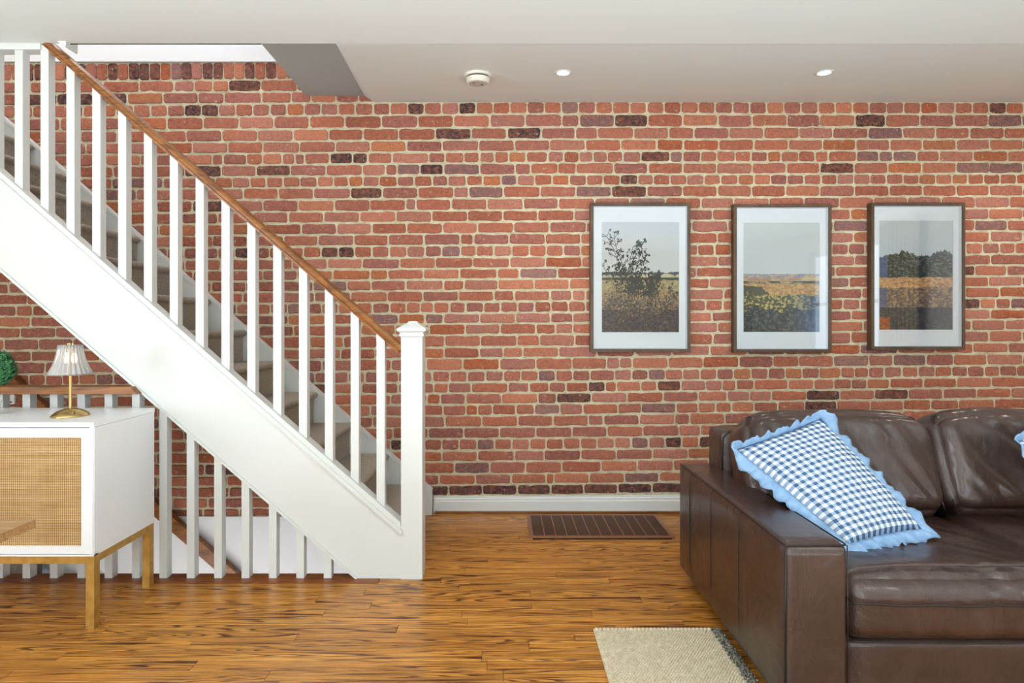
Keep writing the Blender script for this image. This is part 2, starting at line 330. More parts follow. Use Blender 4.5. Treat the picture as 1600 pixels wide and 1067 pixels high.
# course lines at photo column 850, then the head joints measured along each course
rows = [
 (94.5, 121, 'R', [184.5, 580], (-200, 600)),
 (121, 139.5, 'S', [217.5, 272, 303.7, 332.5, 357.5, 407.5, 464, 520, 575], (-200, 620)),
 (139.5, 158.3, 'S', [199, 255, 309, 350, 408.7, 455, 486, 525, 560.5, 590], (-200, 640)),
 (158.3, 178, 'H', [235, 555, 583, 1572], None),
 (178, 198.5, 'S', [261, 317.5, 373.7, 428, 483.7, 539, 596, 652.5, 708.7, 765, 820.7, 877.5, 905, 960.3, 1012, 1067, 1121.6, 1175, 1229.6, 1280.5, 1335.6, 1383.3, 1436.9, 1490, 1543.8, 1596.6], None),
 (198.5, 217.5, 'S', [291, 347, 402.5, 458, 513.7, 567, 623, 680, 736, 792, 845.5, 899, 933.5, 990, 1044.7, 1084.5, 1139, 1193, 1248, 1301, 1356, 1410, 1461.6, 1514.5, 1568.5], None),
 (217.5, 236, 'S', [300.7, 355.7, 410.5, 468, 523.7, 579, 635, 691, 748, 804, 859, 914.5, 969.8, 1026, 1067.6, 1122.8, 1177.9, 1232, 1285, 1336.8, 1390, 1441, 1494, 1546, 1598], None),
 (236, 254, 'S', [331.7, 348.7, 385, 410.5, 441, 461, 476, 515.5, 550.7, 575, 612.5, 670, 695.7, 725, 749, 772.5, 795, 821.7, 855.7, 880.7, 905, 926.7, 949, 973, 1001, 1047, 1066.5, 1094.6, 1120, 1148.6, 1173, 1199, 1220, 1248, 1273, 1294, 1338, 1373, 1395, 1431.7, 1468, 1520.6, 1573.5], None),
 (254, 272.5, 'S', [345.7, 400.5, 453.7, 509.5, 566, 602.5, 620, 656, 693, 749, 805, 829, 871.7, 900, 958.5, 1012.5, 1067, 1120, 1175, 1228.5, 1281, 1334.5, 1387, 1439.8, 1493.8, 1546, 1598], None),
 (272.5, 290, 'H', [363, 390.5, 416, 442.5, 469, 495.5, 521, 545, 567, 592.5, 620.5, 647.5, 675, 700, 728.7, 754.5, 782.5, 807.5, 835, 863, 889.5, 916, 942.6, 969.3, 996.7, 1020.8, 1046.7, 1072.8, 1100, 1125.7, 1153, 1178, 1203.7, 1229.6, 1256, 1282.7, 1308, 1334, 1359, 1384.5, 1411, 1435.7, 1461.6, 1486.8, 1511.6, 1536.6, 1562, 1588], None),
 (290, 308.7, 'S', [380, 435, 490, 547.5, 597.5, 653, 709, 732.5, 786.7, 843.7, 900, 955, 1010.7, 1066, 1120.5, 1174, 1227.4, 1281, 1334.5, 1389, 1441, 1493.8, 1545, 1598], None),
 (308.7, 327.5, 'S', [411, 466, 522.5, 578, 634, 649.5, 705, 760.7, 817.5, 872.5, 929, 1095, 1146, 1202, 1255.8, 1311.5, 1523.5, 1576.8], None),
 (327.5, 345.7, 'S', [450.7, 506, 562, 618.5, 674.5, 730.5, 785.7, 840, 897, 1544.6, 1597.7], None),
 (345.7, 364, 'S', [471, 526, 581, 635.5, 691.7, 745.7, 802.5, 858.7, 915.7, 1522.6, 1573.8], None),
 (364, 382, 'S', [497, 553, 606.7, 662.5, 719, 740, 795.5, 852, 907.5, 1545.8, 1598], None),
 (382, 400.6, 'H', [473.8, 501.8, 528.6, 554, 581, 608, 636, 664, 690, 719.6, 744, 771.6, 799, 827, 853.7, 880, 907, 1534.8, 1561.6, 1586], None),
 (400.6, 418.2, 'S', [511.6, 566, 624.8, 680, 738.5, 796, 852, 909, 1548], None),
 (418.2, 435.3, 'S', [520, 578.5, 606, 661.8, 717.7, 777, 812, 871, 1522.6, 1572.6], None),
 (435.3, 452.6, 'S', [13.5, 542, 580, 634, 693, 724.7, 778, 834, 890, 1544.6, 1597], None),
 (452.6, 470.2, 'S', [42.7, 548, 605, 660.6, 716, 771.6, 803, 859.5, 894, 915, 1561.6], None),
 (470.2, 488, 'H', [25.5, 51, 582, 608.6, 635, 678, 702, 727.7, 755.4, 782, 808.6, 835, 861, 888, 915, 1531, 1555.5, 1578.7], None),
 (488, 504.7, 'S', [48, 622.4, 664, 693, 749.6, 805.6, 860.6, 895, 1547], None),
 (504.7, 522, 'S', [32, 87, 670.5, 726.5, 781.6, 837.5, 868, 895, 1517.8, 1570], None),
 (522, 541.2, 'S', [6.7, 60.7, 114, 695, 750.8, 808, 843, 898, 1544.6, 1597], None),
 (541.2, 558.6, 'S', [48.7, 693.5, 749, 786.5, 816.5, 873, 1109, 1520, 1575], None),
 (558.6, 577.7, 'S', [70.7, 665.5, 723, 780.5, 837.5, 893.7, 948, 968, 987.5, 1044, 1098.5, 1153.8, 1207.6, 1248, 1302, 1357, 1395, 1447, 1490, 1541.5, 1597.8], None),
 (577.7, 596, 'H', [45.5, 71.5, 97.5, 123.5, 150, 177, 675.5, 703, 730, 758.7, 786.7, 813.7, 841, 868, 895, 921.5, 960, 986.6, 1012.5, 1039.5, 1066.5, 1093.5, 1120, 1145.7, 1173, 1200, 1226.7, 1253.3, 1280, 1313, 1357, 1381, 1408.8, 1434.6, 1460.5, 1486.8, 1511.6, 1537.5, 1561.8, 1588.8], None),
 (596, 613.2, 'S', [678, 700.5, 736, 793.7, 827, 858, 884, 918.9, 945, 963, 1001, 1026.5, 1064, 1102.5, 1128, 1150, 1178, 1231, 1271.5, 1302.5, 1330, 1354, 1389.6, 1442.5, 1494.7, 1548], None),
 (613.2, 630.5, 'S', [667, 688, 727.5, 783.7, 840, 869.5, 923.7, 980, 1035.5, 1091, 1136, 1171, 1205, 1260, 1312, 1366, 1419, 1473, 1526, 1579], None),
 (630.5, 648, 'S', [692.5, 728, 746, 769.5, 806, 835, 874.5, 910.7, 966, 1002, 1056, 1091, 1118, 1143, 1178, 1215, 1257, 1307.5, 1359, 1411, 1497.6], None),
 (648, 666, 'S', [695, 752.5, 809, 864, 919, 943, 999, 1054, 1077.8, 1131.8], None),
 (666, 684, 'S', [669, 724.5, 780.5, 837, 893.7, 948.5, 1004.3, 1061, 1094.6], None),
 (684, 702.5, 'H', [690, 717.5, 745, 772.5, 799.5, 828, 853.7, 880, 907, 932.5, 960, 986, 1013, 1039, 1064.7, 1092, 1117], None),
 (702.5, 720, 'S', [690.5, 746, 803.7, 850, 907.5, 962.5, 1019, 1075], None),
 (720, 739, 'S', [710, 765.5, 821, 878, 939, 996, 1052], None),
 (739, 756, 'S', [686, 742.5, 798.7, 853.7, 865.5, 920.5, 975.5, 1030], None),
 (756, 773, 'S', [244, 701, 753.7, 808, 860.5, 911.7, 965, 1018.7], None),
 (773, 790, 'S', [221, 270], (-200, 700)),
 (790, 803, 'S', [245, 262], (-200, 700)),
]
darks = [(382, 130), (984, 189), (1359, 189), (984, 281), (515, 391), (542, 391), (1282, 620), (1283, 638), (932, 604), (895, 622), (1052, 693), (1105, 693), (727, 764), (780, 764), (834, 764), (886, 764), (938, 764), (1040, 764), (990, 764), (590, 299), (192, 150), (565, 245), (534, 245), (427, 267), (330, 267), (337, 321), (385, 391), (1517, 480), (676, 263), (645, 170), (732, 168), (307, 170), (325, 170), (676, 764), (621, 700), (349, 728), (690, 206), (804, 206), (215, 110), (230, 110), (168, 110), (60, 110), (40, 150), (110, 150)]
greys = [(727, 263), (804, 206), (1040, 640), (1350, 560), (1400, 560), (1382, 244), (1357, 245), (1411, 244), (1000, 246), (1520, 264), (1570, 264), (1060, 245)]
palette = [tuple(v_*.90+g_ for v_, g_ in zip(q_, (19, 20, 17))) for q_ in [(162, 92, 76), (170, 98, 80), (154, 86, 74), (146, 84, 76), (168, 104, 90), (176, 104, 80), (150, 78, 62), (158, 98, 90), (140, 80, 76), (164, 88, 68)]]
oranges = [(168, 100, 66), (160, 88, 60), (172, 110, 78)]
greyp = [(126, 96, 96), (118, 90, 94), (134, 104, 100)]
darkp = [(66, 52, 56), (58, 46, 52), (86, 58, 54), (74, 56, 58)]
def brick_shape(bm, cx, cz, wd, ht, tint, layer, rnd, ox=0, oy=0, oz=0):
    proud = rnd.uniform(.003, .0075); r = min(wd, ht)*.16; jx = .0021
    hw, hh = wd/2, ht/2; tilt = rnd.uniform(-.006, .006)
    out = []
    nx = 5 if wd > .15 else (3 if wd > .06 else 1)
    nz = 3 if ht > .07 else 1
    def J(): return rnd.uniform(-jx, jx)
    out += [(-hw+r, -hh)] + [(-hw+(2*hw)*k/nx, -hh+J()) for k in range(1, nx)] + [(hw-r, -hh)]
    out += [(hw, -hh+r), (hw, hh-r)]
    out += [(hw-r, hh)] + [(hw-(2*hw)*k/nx, hh+J()) for k in range(1, nx)] + [(-hw+r, hh)]
    out += [(-hw, hh-r), (-hw, -hh+r)]
    out = [(x+J(), z+J()+x*tilt) for x, z in out]
    n = len(out)
    A = [bm.verts.new((ox+x*1.015, oy+.012, oz+z*1.03)) for x, z in out]
    B = [bm.verts.new((ox+x, oy-proud*.55, oz+z)) for x, z in out]
    D = [bm.verts.new((ox+x*(1-.005/hw), oy-proud+rnd.uniform(-.0012, .0012), oz+z*(1-.0045/hh))) for x, z in out]
    ctr = bm.verts.new((ox+rnd.uniform(-.2, .2)*hw, oy-proud-.001, oz))
    fs = []
    for i in range(n):
        j = (i+1) % n
        fs += [bm.faces.new([A[i], A[j], B[j], B[i]]), bm.faces.new([B[i], B[j], D[j], D[i]]), bm.faces.new([D[i], D[j], ctr])]
    for f in fs:
        for lp in f.loops: lp[layer] = (*lin(tint), 1)
rnd = random.Random(11)
bricks = []
for (ya, yb, kind, js, lim) in rows:
    pitch = {'S': 55.3, 'H': 26.7, 'R': 16.3}[kind]
    x0, x1 = lim or (-200, 1780)
    J = sorted(js)
    L = []
    x = J[0]
    while x > x0: x -= pitch + (rnd.uniform(-2, 2) if kind != 'H' else rnd.uniform(-1, 1)); L.append(x)
    full = L[::-1]
    for a, b in zip(J, J[1:]):
        full.append(a); k = max(1, round((b-a)/pitch))
        for q in range(1, k): full.append(a+(b-a)*q/k)
    full.append(J[-1]); x = J[-1]
    while x < x1: x += pitch + rnd.uniform(-1, 1); full.append(x)
    if lim: full = [v for v in full if v <= x1]
    for a, b in zip(full, full[1:]):
        cx = (a+b)/2; ymid = (ya+yb)/2
        if kind == 'R': ta, tb = line_y(ya, cx), line_y(yb, cx)-1.5; mj = 1.3
        else: ta, tb = line_y(ya, cx)+2.0+rnd.uniform(-.35, .35), line_y(yb, cx)-1.5+rnd.uniform(-.35, .35); mj = 2.6+rnd.uniform(-.4, .7)
        wpx = b-a-mj
        if wpx < 6: continue
        cc = (a+b)/2; cy = (ta+tb)/2
        col = rnd.choice(palette)
        q = rnd.random()
        if q < .07: col = rnd.choice(oranges)
        elif q < .105: col = rnd.choice(greyp)
        elif q < .115: col = darkp[2]
        if any(abs(dx-cc) < wpx/2-.5 and abs(dy-cy) < 7 for dx, dy in greys): col = rnd.choice(greyp)
        if any(abs(dx-cc) < wpx/2-.5 and abs(dy-cy) < (7.5 if kind != 'R' else 14) for dx, dy in darks): col = rnd.choice(darkp)
        elif kind == 'R' and rnd.random() < .35: col = rnd.choice([(86, 58, 60), (98, 64, 62), (78, 66, 78)])
        elif cc < 470 and cy > 250 and rnd.random() < .5: col = tuple(int(v*.9) for v in col)
        k_ = rnd.uniform(.93, 1.06); col = tuple(min(255, v*k_) for v in col)
        bricks.append((cc, cy, wpx, tb-ta, col))
def hidden(x, y, w_):
    h = w_/2*.6
    if y < 164 and x > 575: return True
    for (a, b, c_, d) in ((922, 1079, 317, 550), (1144, 1299, 319, 550), (1357, 1508, 316, 546)):
        if a-h < x < b+h and c_-8 < y < d+8: return True
    if x > 1054-h and y > 720: return True
    if x > 1118-h and y > 636: return True
    if x < 670+h and y > 55+.865*x-10: return True
    if x < 0 or x > 1590: return True
    return False
order = sorted(range(len(bricks)), key=lambda i: -bricks[i][2]*bricks[i][3] if not hidden(*bricks[i][:3]) else 0)
single = set(order[:296])
bmj = bmesh.new(); lay = bmj.loops.layers.float_color.new('tint')
for i, (cx, cy, wp, hp, col) in enumerate(bricks):
    X = (cx-VX)/SW; Z = HC-(cy-VY)/SW
    if i in single:
        b1 = bmesh.new(); l1 = b1.loops.layers.float_color.new('tint')
        brick_shape(b1, 0, 0, wp/SW, hp/SW, col, l1, rnd)
        obj('brick', b1, brick_mat, wall, loc=(X, YW, Z))
    else:
        brick_shape(bmj, 0, 0, wp/SW, hp/SW, col, lay, rnd, X, YW, Z)
o = obj('small_bricks', bmj, brick_mat, wall); o['kind'] = 'stuff'

# ------------------------------------------------------------------ floor
HX0, HX1, HY0 = -2.97, -0.72, 2.594      # stairwell opening
fl = bobj('floor', RX0, RX1, RY0, 2.49, -.05, -.012, dark, bevel=0)
bm = bmesh.new()
for a in ((RX0, RX1, RY0, 2.50), (RX0, HX0, 2.50, YW), (HX1, RX1, 2.50, YW), (HX0, HX1, 2.50, HY0)): box(bm, *a, -.25, -.013)
me = bpy.data.meshes.new('floor'); bmesh.ops.recalc_face_normals(bm, faces=bm.faces); bm.to_mesh(me); bm.free(); me.materials.append(white_wall); fl.data = me
tag(fl, kind='structure')
pw = .0572; rf = random.Random(5)
bmf = bmesh.new(); npl = 0
def plank(x0, x1, y0, y1):
    global npl
    vis = y1 > 1.72 and x1 > -2.4 and x0 < 1.3
    g = .0006
    if vis:
        cx, cy = (x0+x1)/2, (y0+y1)/2; b1 = bmesh.new()
        box(b1, x0-cx+g, x1-cx-g, y0-cy+g, y1-cy-g, -.0125, rf.uniform(-.0004, .0004))
        bmesh.ops.bevel(b1, geom=[e for e in b1.edges if min(v.co.z for v in e.verts) > -.005], offset=.0009, segments=1, affect='EDGES')
        obj('plank', b1, floor_mat, fl, loc=(cx, cy, 0)); npl += 1
    else: box(bmf, x0+g, x1-g, y0+g, y1-g, -.0125, 0)
y = 2.50
rowsY = []
while y > RY0: rowsY.append((y-pw, y)); y -= pw
y = 2.50
while y < YW-.03: rowsY.append((y, min(y+pw, YW))); y += pw
for (a, b) in rowsY:
    x = RX0 + .0 ; segs = []
    lo_ = RX0 if b <= 2.501 else HX1
    x = lo_; first = True
    while x < RX1:
        L = rf.uniform(.5, 1.5) if not first else rf.uniform(.2, 1.2); first = False
        e = min(RX1, x+L)
        if RX1-e < .2: e = RX1
        # leave room for the cold-air grille
        if b > 3.05 and a < 3.385 and e > .17 and x < .92:
            if x < .165: plank(x, .165, a, b)
            if e > .925: plank(.925, e, a, b)
        else: plank(x, e, a, b)
        x = e
    if b > 2.501: box(bmf, RX0, HX0, a, b, -.0125, 0)
o = obj('distant_planks', bmf, floor_mat, fl); o['kind'] = 'stuff'

# ------------------------------------------------------------------ ceiling
ZC = 2.45; YC = 2.551
cv = {'a': (RX0, RY0, ZC), 'b': (RX1, RY0, ZC), 'c': (RX1, YC, ZC), 'd': (-.7625, YC, ZC), 'e': (-1.1055, YC, ZC), 'f': (RX0, YC, ZC),
      'g': (RX1, YW, 2.541), 'h': (-.794, YW, 2.541), 'i': (-.853, YW, 2.581), 'j': (-1.218, YW, 2.581)}
bm = bmesh.new(); V = {}
def addp(keys, dz=0, jit=''):
    vs = [bm.verts.new(Vector(cv[k])+Vector((0, 0, dz))) for k in keys]; return vs
def slab(keys, th):
    a = addp(keys); b = addp(keys, th); bm.faces.new(a); bm.faces.new(b[::-1]); n = len(a)
    for i in range(n): bm.faces.new([a[i], a[(i+1) % n], b[(i+1) % n], b[i]])
slab('abcdef', .28); slab('dhi', .2)
def cz(X, Y):
    t_ = Y-YC; w_ = max(0, min(1, (X+.76)/.7)); w_ = w_*w_*(3-2*w_); s_ = .12
    return ZC-.0004+(2.541-ZC)/(YW-YC)*((1-w_)*max(0, t_)+w_*(s_*math.log(1+math.exp(t_/s_)) if t_ < 1.5 else t_))
gxs = [-.7625+.07*i for i in range(11)]+[.3, 1, 2, 3, RX1]; gys = [1.95+(YW-1.95)*i/40 for i in range(41)]
gys[16] = YC
gv = [[bm.verts.new((X-(.0315*(Y-YC)/(YW-YC) if i == 0 and Y > YC else 0), Y, cz(X, Y))) for i, X in enumerate(gxs)] for Y in gys]
for j in range(40):
    for i in range(len(gxs)-1): bm.faces.new([gv[j][i], gv[j][i+1], gv[j+1][i+1], gv[j+1][i]]).smooth = True; slab('edij', .2)
ce = obj('ceiling', bm, ceil_mat); tag(ce, kind='structure')
o = bobj('ceiling_upper_hall', RX0, 0, 2.0, YW+.02, 5.0, 5.1, white_wall, bevel=0); tag(o, kind='structure')
o = bobj('wall_upper_hall', RX0, -1.0, 2.25, 2.50, 2.74, 5.0, white_wall, bevel=0); tag(o, kind='structure')
o = bobj('wall_upper_right', -1.05, -.9, 2.5, YW-.013, 2.79, 5.0, white_wall, bevel=0); tag(o, kind='structure')
bm = bmesh.new()
xl = P(66, 70, 2.56).x; box(bm, RX0+.01, xl, 2.548, 2.60, ZC-.028, ZC+.05)
o = obj('trim_1', bm, white_paint, bevel=.004); tag(o, kind='structure')
bm = bmesh.new(); a, b = P(98, 70, 2.56).x, P(111, 70, 2.56).x
prism(bm, [(a-.012, ZC+.03), (a, ZC-.004), (b-.006, ZC-.024), (b, ZC-.022), (b, ZC+.03)], 2.53, 2.60)
o = obj('trim_2', bm, white_paint, bevel=.003); tag(o, kind='structure')
# dark strip standing in for the shadow line along the opening edge
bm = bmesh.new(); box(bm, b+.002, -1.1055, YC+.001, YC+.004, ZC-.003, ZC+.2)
o = obj('shadow_strip', bm, dark); tag(o, kind='structure')

# ------------------------------------------------------------------ other walls, windows, curtain
def wall_with_holes(name, fixed, along0, along1, z0, z1, holes, axis, th):
    bm = bmesh.new(); cuts = sorted(holes)
    def b_(a0, a1, c0, c1):
        if axis == 'y': box(bm, a0, a1, fixed-th, fixed, c0, c1)
        else: box(bm, fixed, fixed+th, a0, a1, c0, c1)
    x = along0
    for (a, b, c, d) in cuts:
        b_(x, a, z0, z1); b_(a, b, z0, c); b_(a, b, d, z1); x = b
    b_(x, along1, z0, z1)
    o = obj(name, bm, cream_wall); tag(o, kind='structure'); return o
wall_with_holes('wall_rear', RY0, RX0, RX1, 0, ZC, [(a, b, .7, 2.2) for a, b in WINS], 'y', .15)
wall_with_holes('wall_left', RX0-.15, RY0, YW, 0, 5.0, [(-1.5, .3, .65, 2.15)], 'x', .15)
wall_with_holes('wall_right', RX1, RY0, YW, 0, 2.56, [(-1.2, .35, .7, 2.2)], 'x', .15)
def window_y(idx, a, b):
    o = empty('window_%d' % idx, ((a+b)/2, RY0-.08, .7)); o['kind'] = 'structure'
    bm = bmesh.new()
    for x0, x1, z0, z1 in ((a, a+.05, .7, 2.2), (b-.05, b, .7, 2.2), (a, b, .7, .75), (a, b, 2.15, 2.2), (a, b, 1.43, 1.47)): box(bm, x0, x1, RY0-.1, RY0-.04, z0, z1)
    f = obj('window_frame', bm, white_paint); g = bobj('pane', a+.04, b-.04, RY0-.08, RY0-.074, .74, 2.16, pane_glow, bevel=0)
    adopt(o, f, g)
for i, (a, b) in enumerate(WINS): window_y(i+1, a, b)
def window_x(idx, X, a, b, s):
    o = empty('window_%d' % idx, (X, (a+b)/2, .7)); o['kind'] = 'structure'
    bm = bmesh.new()
    for y0, y1, z0, z1 in ((a, a+.05, .65, 2.2), (b-.05, b, .65, 2.2), (a, b, .65, .75), (a, b, 2.12, 2.2), (a, b, 1.43, 1.47)): box(bm, min(X, X+s*.06), max(X, X+s*.06), y0, y1, z0, z1)
    f = obj('window_frame', bm, white_paint); g = bobj('pane', X+s*.03-.003, X+s*.03+.003, a+.04, b-.04, .7, 2.16, pane_glow, bevel=0)
    adopt(o, f, g)
window_x(3, RX0-.05, -1.5, .3, -1); window_x(4, RX1+.05, -1.2, .35, 1)
bm = bmesh.new(); N = 60; pa = []; pb = []
for i in range(N+1):
    yy = .40+.62*i/N; xx = RX1-.07+.022*math.sin(i*1.05)
    pa.append(bm.verts.new((xx, yy, .1))); pb.append(bm.verts.new((xx, yy, 2.3)))
for i in range(N): bm.faces.new([pa[i], pa[i+1], pb[i+1], pb[i]])
o = obj('curtain', bm, curtain_mat, smooth=True)
md = o.modifiers.new('s', 'SOLIDIFY'); md.thickness = .004
tag(o, 'beige curtain on the right wall, seen only as a pale reflection in the third picture', 'curtain')

# ------------------------------------------------------------------ baseboard
ya, yb = 777, 770
bm = bmesh.new()
def bb_z(px, py): return HC-(py-VY)/(F/(YW-.02))
Xs = [(678-VX)/SW, RX1]
prof = [(0, 0), (.018, 0), (.018, .085), (.012, .092), (.012, .104), (.006, .112), (.006, .119), (0, .122)]
ends = []
for X in Xs:
    px = VX+X*SW; sl = -.018*(px-678)
    zt = HC-(777+sl-VY)/(SW*1.005); zb_ = HC-(807+sl*1.4-VY)/(SW*1.005)
    if px > 1100: zt = HC-(769-VY)/(SW*1.005)
    zt = max(zt, .10)
    ends.append([bm.verts.new((X, YW-s, max(0, 0)+u/.122*zt)) for s, u in prof])
for i in range(len(prof)-1): bm.faces.new([ends[0][i], ends[0][i+1], ends[1][i+1], ends[1][i]])
bm.faces.new(ends[0]); bm.faces.new(ends[1][::-1])
o = obj('baseboard_back', bm, white_paint); tag(o, kind='structure')
o = bobj('shoe_moulding', Xs[0]+.01, RX1, YW-.03, YW-.018, 0, .014, rail_mat, bevel=.003); o.name = 'trim_4'; tag(o, kind='structure')

# ------------------------------------------------------------------ main staircase
YS = 2.545; sl = .8675
st = empty('staircase', (-1.4, 2.95, 0), 'white carpeted staircase rising to the left along the brick wall with square balusters', 'staircase')
parts = []
def zx(px, py, Y=YS): q = P(px, py, Y); return (q.x, q.z)
def ontop(x): return 277+.876*x
def onbot(x): return 421+.866*x
XL = -180
bm = bmesh.new()
prism(bm, [zx(XL, ontop(XL)), zx(632, ontop(628)), zx(632, 904), (zx(559, 904)[0], .001), zx(XL, onbot(XL))], YS, YS+.04)
parts.append(obj('stringer', bm, white_paint, bevel=.002, seg=1))
# moulding along the top and a small bead on the underside
def slope_strip(name, x0, x1, fn, up, dn, y0, y1, m, bev=.004):
    bm = bmesh.new(); a, b = zx(x0, fn(x0)), zx(x1, fn(x1))
    k = 1/341.
    prism(bm, [(a[0], a[1]-dn*k), (b[0], b[1]-dn*k), (b[0], b[1]+up*k), (a[0], a[1]+up*k)], y0, y1)
    return obj(name, bm, m, bevel=bev)
parts.append(slope_strip('moulding', XL, 626, ontop, 10, 1, YS-.006, YS+.052, white_paint, .003))
parts.append(slope_strip('moulding', XL, 628, ontop, 0, 8, YS-.014, YS+.001, white_paint, .005))
parts.append(slope_strip('bead', XL, 558, onbot, 3.5, 1.5, YS-.008, YS+.044, white_paint, .003))
# handrail
hx0, hx1 = 62, 627
def rtop(x): return 323+.865*(x-380)
d = (P(hx1, rtop(hx1)+9.5, 2.575)-P(hx0, rtop(hx0)+9.5, 2.575)); p0 = P(hx0, rtop(hx0)+9.5, 2.575); p1 = P(hx1, rtop(hx1)+9.5, 2.575)
dn = d.normalized(); up_ = Vector((-dn.z, 0, dn.x)); up_ = up_ if up_.z > 0 else -up_
prof = [(-.017, -.021), (.017, -.021), (.019, -.010), (.030, -.004), (.033, .006), (.029, .015), (.018, .021), (0, .0235), (-.018, .021), (-.029, .015), (-.033, .006), (-.030, -.004), (-.019, -.010)]
bm = bmesh.new(); extrude_profile(bm, prof, p0, p1, Vector((0, 1, 0)), up_)
hr = obj('handrail', bm, rail_mat, smooth=False, bevel=.002, seg=2)
parts.append(hr)
# carpet treads
R = .1885; RUN = .2165; Yf = YW-.055; XN9 = -2.207
for n in range(1, 14):
    z = n*R; xn = XN9+(9-n)*RUN
    if z > 2.5: pass
    pr = [(xn-.0, z-.004)]
    bm = bmesh.new(); nose = []
    for k in range(7):
        a = PI/2 - PI*k/6
        nose.append((xn-.018+.018*math.cos(a), z-.018+.018*math.sin(a)))
    poly = [(xn-RUN-.03, z)] + nose + [(xn-.026, z-.045), (xn-.026, z-R+.0), (xn-.07, z-R-.02), (xn-RUN-.03, z-.10)]
    y1 = Yf
    prism(bm, poly, YS+.042, y1)
    bmesh.ops.subdivide_edges(bm, edges=[e for e in bm.edges if abs(e.verts[0].co.y-e.verts[1].co.y) > .2], cuts=10)
    for v in bm.verts: v.co += noise.noise_vector(v.co*9)*.0022
    parts.append(obj('carpet_tread', bm, carpet, smooth=False))
# wall side skirt board
def sk(x): return 372.5+.869*(x-220)
Ysk = YW-.05
bm = bmesh.new()
a = P(-160, sk(-160), Ysk); b = P(675, sk(675), Ysk)
prism(bm, [(a.x, a.z), (b.x, b.z), (b.x, .0), (b.x-.12, .0), (a.x-.1, a.z-.36)], Ysk, YW-.012)
parts.append(obj('skirt_board', bm, white_paint, bevel=.004))
bm = bmesh.new(); k = .012
prism(bm, [(a.x, a.z+k), (b.x, b.z+k), (b.x, b.z-.006), (a.x, a.z-.006)], Ysk-.006, YW-.012)
parts.append(obj('skirt_cap', bm, white_paint, bevel=.003))
# balusters
for i in range(-4, 15):
    x = 23+40.38*i
    X0 = (x-VX)*2.556/F; X1 = X0+.037
    def ztop(X, px=None):
        return HC-(rtop(VX+X*F/2.575)+17-VY)*2.575/F
    def zbot(X): return HC-(ontop(VX+X*F/YS)-9-VY)*YS/F
    zt0, zt1 = min(ztop(X0), 2.60 if i > 0 else 2.45), min(ztop(X1), 2.60 if i > 0 else 2.45)
    bm = bmesh.new(); prism(bm, [(X0, zbot(X0)), (X1, zbot(X1)), (X1, zt1), (X0, zt0)], 2.556, 2.594)
    parts.append(obj('baluster', bm, white_paint, bevel=.002, seg=1))
# soffit panel closing the flight from below
# newel
NX0, NX1, NY0 = -.4625, -.3655, 2.54
bm = bmesh.new(); box(bm, NX0, NX1, NY0, NY0+.097, 0, 1.125)
nw = obj('newel_post', bm, white_paint, bevel=.004)
bm = bmesh.new(); cx, cy = (NX0+NX1)/2, NY0+.0485
lv = [(.050, 1.105), (.055, 1.110), (.056, 1.118), (.052, 1.121), (.054, 1.126), (.0655, 1.134), (.0665, 1.142), (.061, 1.148), (.040, 1.160), (.024, 1.170), (.020, 1.176), (.010, 1.179)]
rg = [[bm.verts.new((cx+sx_*h, cy+sy_*h, z)) for sx_, sy_ in ((-1, -1), (1, -1), (1, 1), (-1, 1))] for h, z in lv]
for a, b in zip(rg, rg[1:]):
    for i in range(4): bm.faces.new([a[i], a[(i+1) % 4], b[(i+1) % 4], b[i]])
bm.faces.new(rg[0][::-1]); bm.faces.new(rg[-1])
cap = obj('newel_cap', bm, white_paint); parts.append(nw)
adopt(st, *parts); cap.parent = nw; cap.location = (0, 0, 0)

# ------------------------------------------------------------------ stairwell railing at floor level
sr = empty('stairwell_railing', (-2.2, 2.56, 0), 'low white railing with flat oak handrail around the stairwell behind the white cabinet', 'railing')
parts = [bobj('nosing_board', HX0-.3, HX1+.16, 2.501, 2.594, -.012, .0035, nosing_mat, bevel=.003)]
i = 0
x = 34.8
xs = [34.8+42.8*k for k in range(-5, 12)]
for x in xs:
    X0 = (x-VX)*2.545/F; X1 = X0+.035
    def zt(X):
        px = VX+X*F/YS; zs = HC-(onbot(px)-VY)*YS/F-.003
        return min(.853, zs)
    if zt(X1) < .03: continue
    bm = bmesh.new(); prism(bm, [(X0, .003), (X1, .003), (X1, zt(X1)), (X0, zt(X0))], 2.546, 2.583)
    parts.append(obj('baluster', bm, white_paint, bevel=.002, seg=1))
zr = HC-(604.5-VY)*2.50/F
bm = bmesh.new(); xr = P(203, 610, 2.5).x
box(bm, -3.3, xr, 2.50, 2.583, zr-.033, zr)
for v in bm.verts:
    if v.co.x > xr-.01: v.co.x += (.03 if v.co.z < zr-.01 else 0.0)
parts.append(obj('handrail', bm, rail_mat, bevel=.006, seg=3))
adopt(sr, *parts)

# ------------------------------------------------------------------ lower flight and wall handrail
lf = empty('lower_staircase', (-2.2, 3.0, -1.0), 'carpeted lower stairs descending to the right inside the stairwell', 'staircase')
parts = []
for n in range(1, 10):
    z = -n*.19+.02; xn = -2.80+(n-1)*.2175
    bm = bmesh.new(); prism(bm, [(xn-.24, z), (xn-.012, z), (xn, z-.012), (xn, z-.035), (xn-.02, z-.04), (xn-.02, z-.2), (xn-.24, z-.2)], 2.60, YW-.04)
    parts.append(obj('carpet_tread', bm, carpet, bevel=.004))
bm = bmesh.new()
a = (-3.0, .10); b = (-1.05, .10-1.95*.874)
prism(bm, [a, b, (b[0], b[1]-.25), (a[0], a[1]-.25)], YW-.038, YW-.013)
parts.append(obj('skirt_board', bm, white_paint, bevel=.003))
adopt(lf, *parts)
o = bobj('wall_well_front', RX0, HX1+.3, 2.50, 2.59, -2.6, -.25, white_wall, bevel=0); tag(o, kind='structure')
